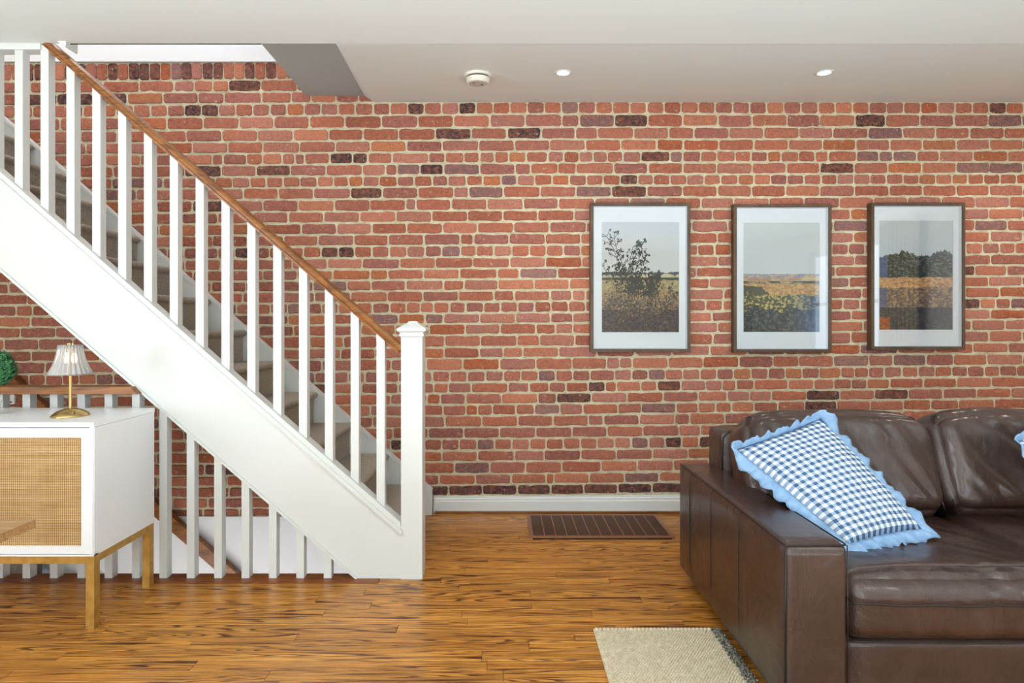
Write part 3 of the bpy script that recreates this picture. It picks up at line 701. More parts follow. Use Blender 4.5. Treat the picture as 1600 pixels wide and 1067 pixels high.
o = bobj('wall_well_right', HX1+.0, HX1+.1, 2.59, YW-.013, -2.6, -.25, white_wall, bevel=0); tag(o, kind='structure')
o = bobj('floor_lower', RX0, HX1+.3, 2.5, YW, -2.75, -2.6, nosing_mat, bevel=0); tag(o, kind='structure')
wh = empty('wall_handrail', (-2.2, YW-.06, .2), 'sloping brown wooden handrail fixed to the wall inside the stairwell', 'handrail')
p0 = P(-60, 585+.874*(-60-18)+11, 3.40); p1 = P(560, 585+.874*(560-18)+11, 3.40)
dn = (p1-p0).normalized(); up_ = Vector((dn.z, 0, -dn.x)); up_ = up_ if up_.z > 0 else -up_
bm = bmesh.new(); extrude_profile(bm, [(-.02, -.035), (.02, -.035), (.02, .035), (-.02, .035)], p0, p1, Vector((0, 1, 0)), up_)
parts = [obj('rail_board', bm, rail_mat, bevel=.006, seg=2)]
for f in (.18, .5, .8):
    q = p0.lerp(p1, f); bm = bmesh.new()
    tube(bm, [q+Vector((0, .0, -.045)), q+Vector((0, .015, -.075)), q+Vector((0, .05, -.085))], .007)
    parts.append(obj('bracket', bm, white_paint, smooth=True))
adopt(wh, *parts)
o = empty('wall_socket', P(15, 624, YW-.02), 'small white wall plate on the brick behind the railing, far left', 'wall plate')
q = P(15, 624, YW-.02)
a = bobj('plate', q.x-.03, q.x+.03, YW-.02, YW-.008, q.z-.03, q.z+.028, white_paint, bevel=.003)
b = bobj('knob', q.x+.006, q.x+.014, YW-.024, YW-.019, q.z-.02, q.z-.012, dark, bevel=.001); adopt(o, a, b)

# ------------------------------------------------------------------ cold-air grille
gx0, gx1, gy0, gy1 = .148, .94, 3.03, 3.40
gr = empty('floor_vent', ((gx0+gx1)/2, (gy0+gy1)/2, 0), 'brown metal floor vent grille set in the wooden floor by the baseboard', 'vent')
parts = []
fw = .022
for a in ((gx0, gx1, gy0, gy0+fw), (gx0, gx1, gy1-fw, gy1), (gx0, gx0+fw, gy0+fw, gy1-fw), (gx1-fw, gx1, gy0+fw, gy1-fw)):
    parts.append(bobj('frame_bar', *a, .0008, .007, grille_frame, bevel=.002))
parts.append(bobj('duct', gx0+.012, gx1-.012, gy0+.012, gy1-.012, -.011, -.006, dark, bevel=0))
for k in range(1, 12):
    x = gx0+fw+(gx1-gx0-2*fw)*k/12
    parts.append(bobj('cross_bar', x-.0025, x+.0025, gy0+fw, gy1-fw, .0, .0062, grille_frame, bevel=0))
bm = bmesh.new()
for k in range(1, 34):
    y = gy0+fw+(gy1-gy0-2*fw)*k/34; box(bm, gx0+fw, gx1-fw, y-.0032, y+.0032, -.001, .0045)
for k in range(1, 84):
    x = gx0+fw+(gx1-gx0-2*fw)*k/84; box(bm, x-.0016, x+.0016, gy0+fw, gy1-fw, -.002, .0035)
o = obj('lattice', bm, grille_mat); parts.append(o)
adopt(gr, *parts)

# ------------------------------------------------------------------ ceiling fittings
def ceil_z(y): return ZC + max(0, (y-YC))*(2.541-ZC)/(YW-YC)
tilt = math.atan((2.541-ZC)/(YW-YC))
sy = 2.96; sxx = (747-VX)*sy/F
sd = empty('smoke_detector', (sxx, sy, ceil_z(sy)), 'round ivory smoke detector on the ceiling left of the pot lights', 'smoke detector'); sd.rotation_euler = (tilt, 0, 0)
bm = bmesh.new(); lathe(bm, [(.072, 0), (.072, -.008), (.068, -.012), (.060, -.012)], 0, 0, 0, 40); obj('mount', bm, plastic, sd, smooth=False)
bm = bmesh.new(); lathe(bm, [(.056, -.010), (.056, -.018)], 0, 0, 0, 40); obj('slot', bm, dark, sd, smooth=False)
bm = bmesh.new(); lathe(bm, [(.058, -.017), (.063, -.020), (.062, -.034), (.056, -.043), (.052, -.045)], 0, 0, 0, 40); obj('cover', bm, plastic, sd, smooth=False, bevel=0)
bm = bmesh.new(); lathe(bm, [(.051, -.044), (.051, -.0465), (.02, -.0475)], 0, 0, 0, 40); obj('face', bm, plastic_grey, sd)
bm = bmesh.new()
lathe(bm, [(.006, -.046), (.006, -.049)], .02, .012, 0, 12); obj('button', bm, dark, sd)
bm = bmesh.new(); lathe(bm, [(.005, -.046), (.005, -.0485)], -.022, -.018, 0, 12); obj('indicator', bm, dark, sd)
for (px, py, lab) in ((880, 98, 'small recessed ceiling light near the smoke detector'), (1288, 100, 'small recessed ceiling light above the middle and right pictures'), (None, None, 'recessed ceiling light beyond the right edge of the view')):
    yy = 2.93; X = (px-VX)*yy/F if px else 3.02
    pl = empty('pot_light', (X, yy, ceil_z(yy)), lab, 'ceiling light', 'recessed ceiling lights by the brick wall'); pl.rotation_euler = (tilt, 0, 0)
    bm = bmesh.new(); lathe(bm, [(.046, .001), (.046, -.003), (.040, -.005), (.031, -.002), (.030, .001)], 0, 0, 0, 36, cap=False); obj('trim_ring', bm, white_paint, pl, smooth=True)
    bm = bmesh.new(); lathe(bm, [(.029, .0), (.027, -.0035), (.012, -.005)], 0, 0, 0, 24); obj('lens', bm, pot_glow, pl, smooth=True)

# ------------------------------------------------------------------ framed pictures
def clampc(c): return tuple(max(0, min(255, v)) for v in c)
def mixc(a, b, f): f = max(0, min(1, f)); return tuple(a[i]*(1-f)+b[i]*f for i in range(3))
def fb(x, y, s, o=4): return noise.fractal(Vector((x*s, y*s, 3.3)), .8, 2.1, o)
rs = random.Random(3)
W1, H1 = 121, 171
dab = []
def build_shrub():
    g = {}
    def leafp(x, y, col, r=1):
        for a in range(-r, r+1):
            for b in range(-r, r+1):
                if rs.random() < .6: g[(int(x)+a, int(y)+b)] = col
    def line(x0, y0, x1, y1, col):
        n = int(max(abs(x1-x0), abs(y1-y0)))+1
        for k in range(n+1): g[(int(x0+(x1-x0)*k/n), int(y0+(y1-y0)*k/n))] = col
    for s in range(24):
        bx = rs.choice((rs.uniform(30, 62), rs.uniform(45, 80), rs.uniform(70, 110))); by = rs.uniform(112, 150); x, y = bx, by; ang = rs.uniform(-.45, .35)
        H_ = rs.uniform(60, 112) if s < 13 and bx < 82 else rs.uniform(20, 52)
        seg = 8
        for k in range(seg):
            nx, ny = x+math.sin(ang)*H_/seg, y-math.cos(ang)*H_/seg
            line(x, y, nx, ny, (44, 34, 34) if rs.random() < .7 else (126, 92, 60)); x, y = nx, ny; ang += rs.uniform(-.15, .15)
            if k > 2 and y < 118:
                for q in range(3):
                    a2 = ang+rs.choice((-1, 1))*rs.uniform(.5, 1.1); L = rs.uniform(4, 12)
                    ex, ey = x+math.sin(a2)*L, y-math.cos(a2)*L; line(x, y, ex, ey, (40, 34, 34))
                    for m_ in range(3): leafp(ex+rs.uniform(-3, 3), ey+rs.uniform(-3, 3), rs.choice([(20, 16, 18), (34, 26, 28), (18, 22, 20)]), 1)
    for s in range(420):
        x = rs.uniform(5, 118); y = rs.gauss(128, 14)
        if y < 92: continue
        leafp(x, y, rs.choice([(40, 34, 36), (60, 52, 44), (34, 46, 40), (140, 112, 78), (92, 74, 60), (54, 42, 48)]), 1)
    return g
shrub = build_shrub()
def pic1(i, j):
    y = j/(H1-1); x = i/(W1-1)
    if (i, j) in shrub: return shrub[(i, j)]
    n = fb(x, y*1.6, 9)*1.6; m_ = fb(x*1.3, y*3, 26)*1.8
    if y < .455-.006*n: return mixc(mixc((200, 203, 208), (212, 208, 204), y*2), (222, 200, 190), .5*max(0, 1-abs(y-.2)*12)*(1-x))
    if y < .478+.01*n: return (66, 72, 82)
    if y < .505: return mixc((206, 190, 154), (120, 110, 90), n*.6)
    if y < .525+.006*n: return (58, 54, 50)
    if y < .62: return mixc((186, 164, 118), (140, 122, 84), .4+m_)
    if y < .80: return mixc(mixc((150, 126, 92), (78, 64, 60), (y-.62)/.16), (190, 140, 100), .2+m_)
    return mixc((44, 32, 42), (104, 78, 68), .2+m_)
def pic2(i, j):
    y = j/(H1-1); x = i/(W1-1); n = fb(x, y*3, 7)*1.6; m_ = fb(x*1.2, y*2.2, 24)*1.8
    if y < .47: return mixc((206, 207, 205), (204, 208, 212), y*2)
    if y < .50+.008*n: return mixc((146, 146, 166), (200, 176, 150), .4+m_)
    if y < .535: return mixc((206, 180, 140), (176, 136, 116), .4+n)
    if y < .56+.008*n: return mixc((76, 78, 84), (196, 164, 120), .3+n+(.3 if x < .25 else 0))
    if y < .66+.02*n:
        c = mixc((208, 170, 116), (176, 128, 86), .5+m_); return mixc(c, (70, 74, 66), .9 if x < .26+n*.1 and y > .575+.05*x else 0)
    lo_ = mixc(mixc((70, 76, 60), (204, 180, 110), m_*1.6+.35-(y-.66)*2.2), (84, 108, 156), (x-.5)*1.3*(1 if y < .8 else 1))
    if y < .80+.03*n: return lo_
    return mixc(mixc((34, 44, 54), (92, 100, 98), .3+m_), (88, 112, 164), (x-.6)*1.8)
def pic3(i, j):
    y = j/(H1-1); x = i/(W1-1); n = fb(x, y*2, 9)*1.6; m_ = fb(x*1.0, y*2.6, 24)*1.8
    tl = .305+.035*fb(x*2, 0.3, 5)+.02*math.sin(x*11+1)+.012*fb(x*9, 1, 6)
    if y < tl: return mixc((204, 206, 208), (192, 200, 210), y*2)
    if y < .52+.006*n:
        c = mixc((26, 38, 44), (96, 108, 112), .2+m_); return mixc(c, (74, 104, 156), .7 if x < .11 else 0)  # blue left strip is a glass reflection painted into the ink
    if y < .615+.01*n: return mixc((214, 164, 118), (160, 112, 80), .4+m_)
    if x < .15 and y > .885: return mixc((186, 92, 46), (120, 56, 30), .3+m_)
    if y < .80: return mixc(mixc((96, 80, 80), (172, 136, 108), .3+m_), (74, 92, 140), .6 if x < .11 else 0)  # same painted blue reflection carried down the left edge
    return mixc((36, 46, 66), (88, 82, 84), .25+m_)
def picture(px0, px1, py0, py1, mpx, fn, label):
    YF = YW-.052; YBk = YW-.013
    a = P(px0, py0, YF); b = P(px1, py1, YF)
    x0, x1, z1, z0 = a.x, b.x, a.z, b.z
    o = empty('framed_picture', ((x0+x1)/2, YBk, (z0+z1)/2), label, 'picture', 'three framed landscape prints on the brick wall')
    parts = []; t_ = .019
    for q in ((x0, x1, z1-t_, z1), (x0, x1, z0, z0+t_), (x0, x0+t_, z0+t_, z1-t_), (x1-t_, x1, z0+t_, z1-t_)):
        parts.append(bobj('frame_side', q[0], q[1], YF, YBk, q[2], q[3], frame_mat, bevel=.0015, seg=1))
    YM = YF+.026
    parts.append(bobj('backing', x0+.01, x1-.01, YM+.004, YBk-.001, z0+.01, z1-.01, mat_board, bevel=0))
    for q in ((x0+t_, x1-t_, z1-t_-.003, z1-t_), (x0+t_, x1-t_, z0+t_, z0+t_+.003), (x0+t_, x0+t_+.003, z0+t_, z1-t_), (x1-t_-.003, x1-t_, z0+t_, z1-t_)):
        parts.append(bobj('spacer', q[0], q[1], YF+.004, YM, q[2], q[3], mat_board, bevel=0))
    ma = P(mpx[0], mpx[2], YM); mb = P(mpx[1], mpx[3], YM)
    bm = bmesh.new()
    for q in ((x0+t_, x1-t_, ma.z, z1-t_), (x0+t_, x1-t_, z0+t_, mb.z), (x0+t_, ma.x, mb.z, ma.z), (mb.x, x1-t_, mb.z, ma.z)): box(bm, q[0], q[1], YM-.001, YM+.002, q[2], q[3])
    parts.append(obj('mat_board', bm, mat_board))
    nx, nz = W1, H1; vs = []; fs = []; cols = []
    for j in range(nz+1):
        for i in range(nx+1): vs.append((ma.x+(mb.x-ma.x)*i/nx, YM+.0025, ma.z+(mb.z-ma.z)*j/nz))
    for j in range(nz):
        for i in range(nx):
            k = j*(nx+1)+i; fs.append((k, k+nx+1, k+nx+2, k+1)); c = (*lin(clampc(fn(i, j))), 1); cols += list(c)*4
    me = bpy.data.meshes.new('print'); me.from_pydata(vs, [], fs); at_ = me.color_attributes.new('ink', 'FLOAT_COLOR', 'CORNER'); at_.data.foreach_set('color', cols)
    me.materials.append(print_mat); parts.append(link('print', me))
    parts.append(bobj('glass', x0+t_, x1-t_, YF+.004, YF+.006, z0+t_, z1-t_, picture_glass, bevel=0))
    adopt(o, *parts)
picture(922.5, 1079, 317, 550, (940.4, 1061, 347, 519), pic1, 'left framed print of a leafy shrub in front of fields, walnut frame')
picture(1146.5, 1299.5, 319, 550.5, (1161.5, 1280.6, 348, 518.6), pic2, 'middle framed print of a pale sky over a golden plain, walnut frame')
picture(1361.5, 1508.5, 316.5, 546.5, (1373.8, 1488.8, 345, 515), pic3, 'right framed print of a dark tree line above a field, walnut frame')

# ------------------------------------------------------------------ white cane cabinet
cx1, cyf, cyb = -1.557, 2.125, 2.49; cx0 = cx1-1.1; zt, zb = .79, .279
cb = empty('cane_cabinet', ((cx0+cx1)/2, (cyf+cyb)/2, 0), 'white cabinet with woven cane doors and gold legs at the left edge', 'cabinet')
parts = [bobj('cabinet_top', cx0-.0, cx1+.002, cyf-.006, cyb, zt-.018, zt, white_lacquer, bevel=.003)]
bm = bmesh.new()
for a in ((cx0, cx0+.018, cyf+.0, cyb), (cx1-.018, cx1, cyf+.0, cyb), ): box(bm, *a, zb, zt-.0195)
box(bm, cx0+.018, cx1-.018, cyf+.02, cyb, zb, zb+.018); box(bm, cx0+.018, cx1-.018, cyb-.01, cyb, zb+.018, zt-.02)
parts.append(obj('cabinet_body', bm, white_lacquer))
bm = bmesh.new(); box(bm, cx0, cx1, cyf-.004, cyf+.018, zb, zb+.006); parts.append(obj('bottom_lip', bm, white_lacquer, bevel=.001, seg=1))
dz0, dz1 = zb+.009, zt-.022
for k in range(2):
    x1_ = cx1-.006-k*.545; x0_ = x1_-.541
    if k == 0: x1_ = cx1-.004
    st_ = .043; rl = .036
    d_ = empty('door', ((x0_+x1_)/2, cyf, dz0)); q = []
    bm = bmesh.new()
    for a in ((x0_, x0_+st_, dz0, dz1), (x1_-st_, x1_, dz0, dz1), (x0_+st_, x1_-st_, dz0, dz0+.029), (x0_+st_, x1_-st_, dz1-rl, dz1)): box(bm, a[0], a[1], cyf-.004, cyf+.014, a[2], a[3])
    fr_ = obj('door_frame', bm, white_lacquer)
    fr_['label'] = 'white door frame'
    pn = bobj('cane_panel', x0_+st_, x1_-st_, cyf+.004, cyf+.008, dz0+.029, dz1-rl, rattan, bevel=0)
    adopt(d_, fr_, pn); parts.append(d_)
lw = .032
def leg(x, y): return bobj('leg', x, x+lw, y, y+.03, 0, zb-.001, gold_leg, bevel=.002, seg=1)
parts += [leg(cx1-lw-.001, cyf), leg(cx1-lw-.001, cyb-.032), leg(cx0+.001, cyf), leg(cx0+.001, cyb-.032)]
parts += [bobj('leg_rail', cx0+lw, cx1-lw-.001, cyf+.001, cyf+.028, zb-.03, zb-.001, gold_leg, bevel=.002, seg=1), bobj('leg_rail', cx1-lw+.002, cx1-.002, cyf+.03, cyb-.032, zb-.030, zb-.001, gold_leg, bevel=.002, seg=1)]
adopt(cb, *parts)

# ------------------------------------------------------------------ table lamp
ly = 2.27; lx = (110-VX)*ly/F; lz = zt
lp = empty('table_lamp', (lx, ly, lz), 'small brass table lamp with a fluted clear shade on the white cabinet', 'lamp')
bm = bmesh.new(); lathe(bm, [(.066, .0005), (.066, .003), (.060, .011), (.045, .022), (.025, .030), (.010, .033)], 0, 0, 0, 40); obj('base', bm, brass, lp, smooth=True)
bm = bmesh.new(); lathe(bm, [(.0055, .032), (.0055, .262), (.010, .266), (.010, .274)], 0, 0, 0, 16); obj('stem', bm, brass, lp, smooth=False)
bm = bmesh.new()
nf = 22; seg = nf*6; rings = []
for (r, z, am) in [(.078, .170, .006), (.073, .180, .0055), (.064, .197, .005), (.055, .220, .0042), (.048, .248, .0038), (.044, .270, .0034), (.042, .290, .003)]:
    rings.append([bm.verts.new(((r+am*abs(math.sin(nf*PI*i/seg))-am)*math.cos(2*PI*i/seg), (r+am*abs(math.sin(nf*PI*i/seg))-am)*math.sin(2*PI*i/seg), z)) for i in range(seg)])
for a, b in zip(rings, rings[1:]):
    for i in range(seg): bm.faces.new([a[i], a[(i+1) % seg], b[(i+1) % seg], b[i]])
o = obj('shade', bm, lamp_glass, lp, smooth=True); md = o.modifiers.new('s', 'SOLIDIFY'); md.thickness = .002
bm = bmesh.new()
for k in range(3):
    a = 2*PI*k/3+.4; tube(bm, [(0, 0, .27), (.026*math.cos(a), .026*math.sin(a), .285), (.040*math.cos(a), .040*math.sin(a), .288)], .0018, 6)
for k in range(3):
    a = 2*PI*k/3; tube(bm, [(.006*math.cos(a)*1.6, .006*math.sin(a), .27), (.006*math.cos(a)*1.6, .006*math.sin(a), .297)], .0025, 6)
obj('shade_holder', bm, brass, lp)
for k in range(2):
    bm = bmesh.new(); lathe(bm, [(.004, .215), (.009, .222), (.011, .235), (.008, .25), (.004, .258)], (-.016, .016)[k], 0, 0, 16); obj('bulb', bm, bulb_mat, lp, smooth=True)

# ------------------------------------------------------------------ topiary plant
ty = 2.30; tx = (-13-VX)*ty/F; tz = HC-(576-VY)*ty/F
tp = empty('topiary_plant', (tx, ty, zt), 'round green topiary ball plant cut by the left edge above the cabinet', 'plant')
rz = tz-zt
bm = bmesh.new(); rl_ = random.Random(2)
for k in range(1500):
    v = Vector((rl_.gauss(0, 1), rl_.gauss(0, 1), rl_.gauss(0, 1))).normalized()
    r = .082*(rl_.uniform(.80, 1.0)+.06*noise.noise(v*4)); c_ = v*r+Vector((0, 0, rz))
    u_ = v.orthogonal().normalized(); u_.rotate(Matrix.Rotation(rl_.uniform(0, 6.28), 3, v)); w_ = v.cross(u_); nn = (v*.6+u_*rl_.uniform(-.8, .8)).normalized()
    L = rl_.uniform(.008, .013)
    a = [c_-u_*L, c_+w_*L*.5+nn*.003, c_+u_*L+nn*.004, c_-w_*L*.5+nn*.003]
    bm.faces.new([bm.verts.new(q) for q in a])
o = obj('foliage', bm, leaf_mat, tp); o['kind'] = 'stuff'
bm = bmesh.new(); bmesh.ops.create_icosphere(bm, subdivisions=2, radius=.066, matrix=Matrix.Translation((0, 0, rz))); o = obj('foliage_core', bm, leaf_mat, tp, smooth=True); o['kind'] = 'stuff'
bm = bmesh.new(); lathe(bm, [(.005, .05), (.005, rz-.05)], 0, 0, 0, 10); obj('trunk', bm, rail_mat, tp)
bm = bmesh.new(); lathe(bm, [(.024, 0.0005), (.032, .055), (.033, .058), (.028, .056), (.02, .05)], 0, 0, 0, 24); obj('pot', bm, plastic, tp, smooth=False)

# ------------------------------------------------------------------ table corner
ty1 = F*.42/303; tx1 = (56-VX)*ty1/F
tb = empty('dining_table', (tx1-.7, ty1-.45, 0), 'corner of a light wooden table in front of the cane cabinet', 'table')
parts = [bobj('tabletop', tx1-1.4, tx1, ty1-.9, ty1, .74-.0185, .74, table_mat, bevel=.002)]
for a in (tx1-.26, tx1-1.34):
    for b in (ty1-.16, ty1-.84): parts.append(bobj('leg', a, a+.06, b, b+.06, 0, .721, table_mat, bevel=.004))
adopt(tb, *parts)

# ------------------------------------------------------------------ rug
rx0, rx1, ry0, ry1 = .345, .80, .7, 2.115
rg_ = empty('rug', ((rx0+rx1)/2, 1.5, 0), 'cream woven wool rug with a grey striped edge beside the sofa', 'rug')
parts = [bobj('rug_base', rx0, rx1+.02, ry0, ry1, .001, .007, rug_mat, bevel=.002)]
ico = bmesh.new(); bmesh.ops.create_icosphere(ico, subdivisions=1, radius=1); iv = [v.co.copy() for v in ico.verts]; ifc = [[v.index for v in f.verts] for f in ico.faces]; ico.free()
vs = []; fs = []; r2 = random.Random(4)
def blob(cx, cy, cz, a, b, c_, vs, fs):
    k = len(vs)
    for v in iv: vs.append((cx+v.x*a, cy+v.y*b, cz+v.z*c_))
    for f in ifc: fs.append([k+i for i in f])
def loops(name, x0, x1, y0, y1, px, py, m, zz=.008):
    vs = []; fs = []; ny = int((y1-y0)/py); nx = int((x1-x0)/px)
    for j in range(ny):
        for i in range(nx):
            blob(x0+(i+.5+.5*(j % 2))*px+r2.uniform(-.001, .001), y0+(j+.5)*py+r2.uniform(-.0006, .0006), zz+r2.uniform(-.0008, .0008), px*.5, py*.58, .004, vs, fs)
    me = bpy.data.meshes.new(name); me.from_pydata(vs, [], fs); me.materials.append(m); me.polygons.foreach_set('use_smooth', [True]*len(fs))
    o = link(name, me); o['kind'] = 'stuff'; return o
parts.append(loops('pile', rx0+.004, rx1-.014, 1.5, ry1-.012, .0105, .0072, rug_mat))
vs = []; fs = []
n = 30
for i in range(n): blob(rx0+.012+(rx1-.03-rx0)*i/(n-1), ry1-.008, .009, .0095, .009, .0075, vs, fs)
me = bpy.data.meshes.new('edge_loops'); me.from_pydata(vs, [], fs); me.materials.append(rug_mat); me.polygons.foreach_set('use_smooth', [True]*len(fs)); o = link('edge_loops', me); o['kind'] = 'stuff'; parts.append(o)
parts.append(loops('striped_edge', rx1-.014, rx1+.026, 1.5, ry1+.004, .0098, .011, rug_edge, .009))
adopt(rg_, *parts)

# ------------------------------------------------------------------ sofa
sf = empty('leather_sofa', (1.72, 2.1, 0), 'dark brown leather sofa with loose back cushions in front of the brick wall', 'sofa')
def soft_box(name, cx, cy, cz, w_, d_, h_, r=.03, n=20, puff=(0, 0, 0), fn=None, rot=0.0, m=leather, parent=None):
    # grid on the six faces of a box, rounded corners, puffed faces, own wrinkles
    bm = bmesh.new(); bmesh.ops.create_cube(bm, size=2)
    bmesh.ops.subdivide_edges(bm, edges=bm.edges[:], cuts=n, use_grid_fill=True)
    H = Vector((w_/2, d_/2, h_/2)); Rm = Matrix.Rotation(rot, 3, 'X')
    for v in bm.verts:
        u = v.co.copy()
        g = lambda t_: math.copysign(1-(1-abs(t_))**1.0, t_)
        q = Vector([math.copysign(abs(u[i])**.8, u[i])*H[i] for i in range(3)])
        core = Vector([max(-(H[i]-r), min(H[i]-r, q[i])) for i in range(3)])
        dlt = q-core
        if dlt.length > 1e-9: nq = core+dlt.normalized()*min(r, dlt.length if sum(abs(dlt[i]) > 1e-6 for i in range(3)) == 1 else r)
        else: nq = q
        s = nq
        e = [(1-u[0]**2), (1-u[1]**2), (1-u[2]**2)]
        for i in range(3):
            j, k = (i+1) % 3, (i+2) % 3
            if puff[i]: s[i] += math.copysign(1, u[i])*puff[i]*(max(0, e[j])**.5)*(max(0, e[k])**.5)*abs(u[i])**2
        if fn: s = fn(u, s)
        v.co = Rm @ s + Vector((cx, cy, cz))
    o = obj(name, bm, m, smooth=True)
    if parent: adopt(parent, o)
    return o
ax0, ax1, ay0, ay1 = .815, 1.003, 1.61, 2.583
parts = []
parts.append(soft_box('arm', (ax0+ax1)/2, (ay0+ay1)/2, .285, ax1-ax0, ay1-ay0, .48, r=.022, n=22, puff=(.004, .003, .007)))
parts.append(soft_box('arm', 2.54, (ay0+ay1)/2, .285, ax1-ax0, ay1-ay0, .48, r=.022, n=22, puff=(.004, .003, .007)))
def seam(pts, r=.0022, name='seam', m=seam_mat, closed=False):
    bm = bmesh.new(); tube(bm, pts, r, 6, closed); o = obj(name, bm, m, smooth=True); parts.append(o); return o
for y in (2.41, 2.168, 1.911): seam([(ax0+.0005, y, .06), (ax0-.0035, y, .16), (ax0-.0044, y, .3), (ax0-.0036, y, .44), (ax0-.0005, y, .505), (ax0+.007, y, .523)], .0022)
zt_ = .5225
seam([(ax0+.004, ay1-.02, zt_), (ax0+.003, 2.1, zt_+.001), (ax0+.004, ay0+.012, zt_), (ax0+.008, ay0+.004, zt_), (ax1-.008, ay0+.004, zt_), (ax1-.004, ay0+.012, zt_), (ax1-.004, 2.1, zt_+.001)], .0028, 'piping')
seam([(ax0+.006, ay0+.003, zt_), (ax0+.004, ay0+.003, .3), (ax0+.004, ay0+.003, .06)], .0028, 'piping')
seam([(ax1-.004, ay0+.003, zt_), (ax1-.003, ay0+.003, .3), (ax1-.003, ay0+.003, .06)], .002, 'piping')
# base and back frame
parts.append(soft_box('base_panel', 1.722, 2.08, .135, 1.44, .86, .17, r=.012, n=8))
parts.append(soft_box('back_frame', 1.70, 2.50, .40, 1.50, .16, .60, r=.025, n=16, puff=(0, .004, .006)))
seam([(.96, 2.428, .44), (.957, 2.426, .6), (.962, 2.426, .67), (.985, 2.428, .693), (1.2, 2.428, .698), (2.4, 2.428, .698)], .004, 'piping')
for x in (.9, 2.5):
    for y in (1.70, 2.5): parts.append(bobj('foot', x-.03, x+.03, y-.03, y+.03, .0, .05, foot_mat, bevel=.004))
# seat cushions
def seat_fn(side):
    def fn(u, s):
        x, y, z = s
        k = .5+.5*u[2]
        if u[1] < 0:
            f = max(0, -u[1])
            wr = noise.noise(Vector((x*26+z*8, 1.7, z*4)))*.012*f*max(0, min(1, (u[0]+.9)))
            s.y -= wr if abs(u[1]) > .97 else 0
            if abs(u[1]) > .9 and u[2] > .3: s.y += .03*(u[2]-.3)
        if u[2] > .95:
            s.z += .006*noise.noise(Vector((x*5, y*5, side)))+.003*noise.noise(Vector((x*18+y*9, y*10, side)))
            s.z += .016*max(0, -u[1]-.1) * (1-u[0]**4) - .008*max(0, u[1])
        return s
    return fn
for k, cx in enumerate((1.366, 2.08)):
    parts.append(soft_box('seat_cushion', cx, 1.93, .325, .712, .60, .20, r=.055, n=44, puff=(.0, .016, .012), fn=seat_fn(k*7.3)))
    x0_, x1_ = cx-.345, cx+.345
    ptsn = [(x0_+.69*i/24, 1.6155-.014*math.sin(PI*i/24)**.5, .352+.0015*math.sin(i)) for i in range(25)]
    ptsn = [(x0_-.002, 1.66, .355)]+ptsn+[(x1_+.002, 1.66, .355)]
    seam(ptsn, .0032, 'piping')
    ptsn = [(x0_+.69*i/24, 1.625-.012*math.sin(PI*i/24)**.5, .238) for i in range(25)]
    seam(ptsn, .0026, 'piping')
# back cushions
def back_fn(seed):
    def fn(u, s):
        x, y, z = s
        edge = (1-u[0]**4)*(1-u[2]**4)
        if u[1] < 0:
            rad = Vector((x*3.2+z*2.0, z*1.2, seed))
            a = noise.noise(rad*1.6)*.044 + abs(noise.noise(Vector((x*9+z*5, z*3-x*2, seed+4))))*-.034 + noise.noise(Vector((x*22+z*16, z*7, seed+2)))*.011
            s.y += a*(.35+.65*edge)*min(1, -u[1]*1.5)
            s.y -= .02*max(0, -u[2])*edge
        # softer, drooping top corners
        s.z -= .035*max(0, abs(u[0])-.6)**1.3/.4*max(0, u[2])
        s.z += .010*noise.noise(Vector((x*5, 0, seed)))*max(0, u[2])
        s.x *= 1-.03*abs(u[2])**3
        return s
    return fn
rot = -.36
for k, (cx, wd) in enumerate(((1.335, .755), (2.085, .745))):
    o = soft_box('back_cushion', cx, 2.262, .595+.006*k, wd, .20, .40, r=.07, n=52, puff=(.008, .035, .018), fn=back_fn(3.1+k*5.7), rot=rot)
    parts.append(o)
    Rm = Matrix.Rotation(rot, 3, 'X'); c_ = Vector((cx, 2.262, .595+.006*k)); hw, hh = wd/2, .2
    def Q(a, b, y=-.083): return Rm @ Vector((a, y, b)) + c_
    pts = []
    for i in range(0, 13): pts.append(Q(-hw+.022, -hh+.02+.31*i/12, -.075))
    for i in range(0, 31): pts.append(Q(-hw+.04+(2*hw-.08)*i/30, hh-.02+.014*math.sin(PI*i/30)**.5, -.055-.004*math.sin(PI*i/30)))
    for i in range(12, -1, -1): pts.append(Q(hw-.022, -hh+.02+.31*i/12, -.075))
    seam(pts, .0034, 'piping')
adopt(sf, *parts)

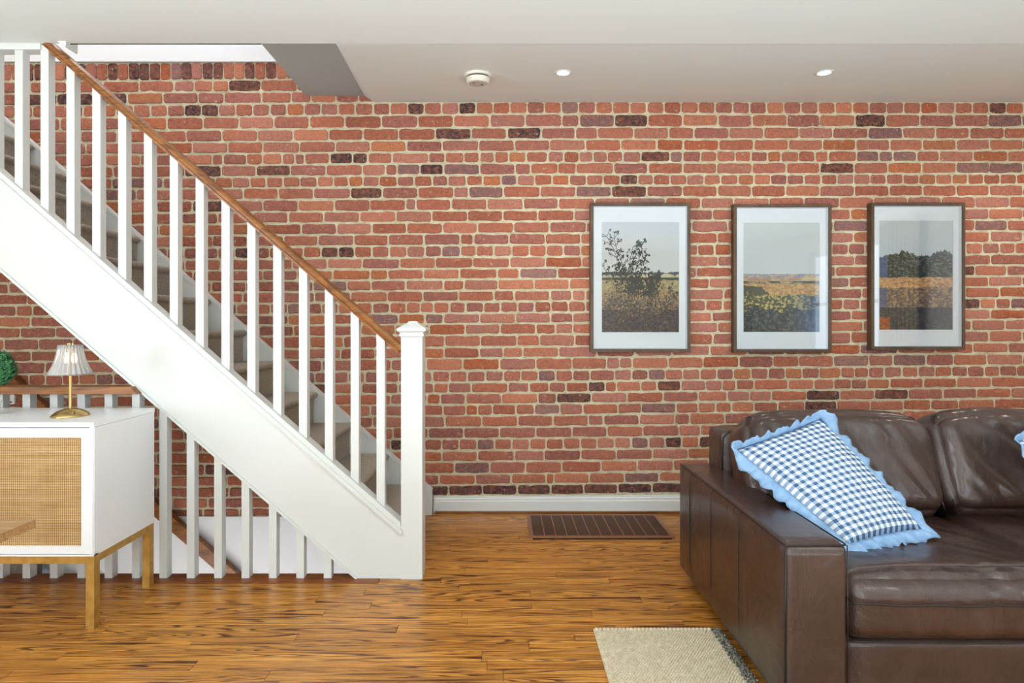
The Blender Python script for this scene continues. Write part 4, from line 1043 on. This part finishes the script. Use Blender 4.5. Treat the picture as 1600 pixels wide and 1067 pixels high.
# ------------------------------------------------------------------ pillows
def pillow(name, TL, TR, BR, B, label, top_bulge=.07, cloth=gingham, frill=.045, n=40, frill_len=1.0):
    TL, TR, BR, B = map(Vector, (TL, TR, BR, B)); c0 = (TL+TR+BR+B)/4
    nrm = (TR-TL).cross(TL-B).normalized()
    if nrm.y > 0: nrm = -nrm
    o = empty(name, c0, label, 'pillow')
    def pt(u, v, s):     # u across short side, v along long side (0 at top)
        p_ = (TL*(1-u)+TR*u)*(1-v)+(B*(1-u)+BR*u)*v
        a, b = 2*u-1, 2*v-1
        pin = .035
        ctr = c0; p_ = p_ + (ctr-p_)*(pin*((1-a*a)*abs(b)**3+(1-b*b)*abs(a)**3))
        h = top_bulge*((1-a*a)*(1-b*b))**.42
        wr = .006*noise.noise(Vector((u*6+v*2, v*9, 1.5+s)))*((1-a*a)*(1-b*b))**.3+.004*noise.noise(Vector((u*16, v*5, s)))*(1-abs(a)*.5)
        return p_ + nrm*s*h*(1.0 if s > 0 else .55) + nrm*wr
    bm = bmesh.new(); uvl = bm.loops.layers.uv.new('UVMap')
    for s in (1, -1):
        vs = [[bm.verts.new(pt(i/n, j/n, s)-c0) for i in range(n+1)] for j in range(n+1)]
        for j in range(n):
            for i in range(n):
                f = bm.faces.new([vs[j][i], vs[j+1][i], vs[j+1][i+1], vs[j][i+1]])
                for lp_, (a, b) in zip(f.loops, ((i, j), (i, j+1), (i+1, j+1), (i+1, j))): lp_[uvl].uv = (a/n, b/n)
    bmesh.ops.remove_doubles(bm, verts=bm.verts, dist=.0004)
    obj('cover', bm, cloth, o, smooth=True)
    # ruffle
    per = []
    M_ = 60
    for (a, b) in (((0, 0), (1, 0)), ((1, 0), (1, 1)), ((1, 1), (0, 1)), ((0, 1), (0, 0))):
        for k in range(M_): f = k/M_; per.append((a[0]+(b[0]-a[0])*f, a[1]+(b[1]-a[1])*f))
    bm = bmesh.new(); N_ = len(per); rings = []
    xd = (TR-TL).normalized(); yd = (B-TL).normalized()
    for i, (u, v) in enumerate(per):
        base = pt(u, v, 1)
        side = i//M_; f = (i % M_)/M_
        out = {0: -yd, 1: xd, 2: yd, 3: -xd}[side]; nxt = {0: xd, 1: yd, 2: -xd, 3: -yd}[side]
        prv = {0: -xd, 1: -yd, 2: xd, 3: yd}[side]
        cw = max(0, 1-f/.08); cw2 = max(0, 1-(1-f)/.08)
        out = (out+prv*cw+nxt*cw2).normalized()
        lift = 1.0 if side == 0 else (cw if side == 1 else (cw2 if side == 3 else 0))
        out = (out*.5+Vector((-.25 if side != 1 else 0, -.95, .75))*lift).normalized() if lift > .01 else out
        ln = frill*(1+.35*(cw+cw2)+.12*math.sin(i*.9))
        ring = []
        for k in range(5):
            q = k/4; amp = .010*q
            ring.append(bm.verts.new(base+out*ln*q + nrm*(amp*math.sin(i*.62)+.4*amp*math.sin(i*1.7+1) - .012*q*q) + Vector((0, 0, 0)) - c0))
        rings.append(ring)
    for i in range(N_):
        a, b = rings[i], rings[(i+1) % N_]
        for k in range(4): bm.faces.new([a[k], b[k], b[k+1], a[k+1]])
    r_ = obj('ruffle', bm, denim, o, smooth=True); md = r_.modifiers.new('s', 'SOLIDIFY'); md.thickness = .003
    r_['label'] = 'light blue ruffled edge'
    return o
pillow('ruffled_pillow', P(1152, 703, 2.07), P(1282, 655, 2.14), P(1440, 826, 1.88), P(1326, 850, 1.79),
       'blue and white gingham pillow with ruffled edge leaning in the sofa corner')
pillow('ruffled_pillow', (1.77, 1.92, .755), (2.08, 2.02, .87), (2.38, 1.83, .60), (2.19, 1.75, .46),
       'second pillow with light blue ruffle, only its tip showing at the right edge', top_bulge=.05)
print('planks', npl, 'bricks', len(bricks))
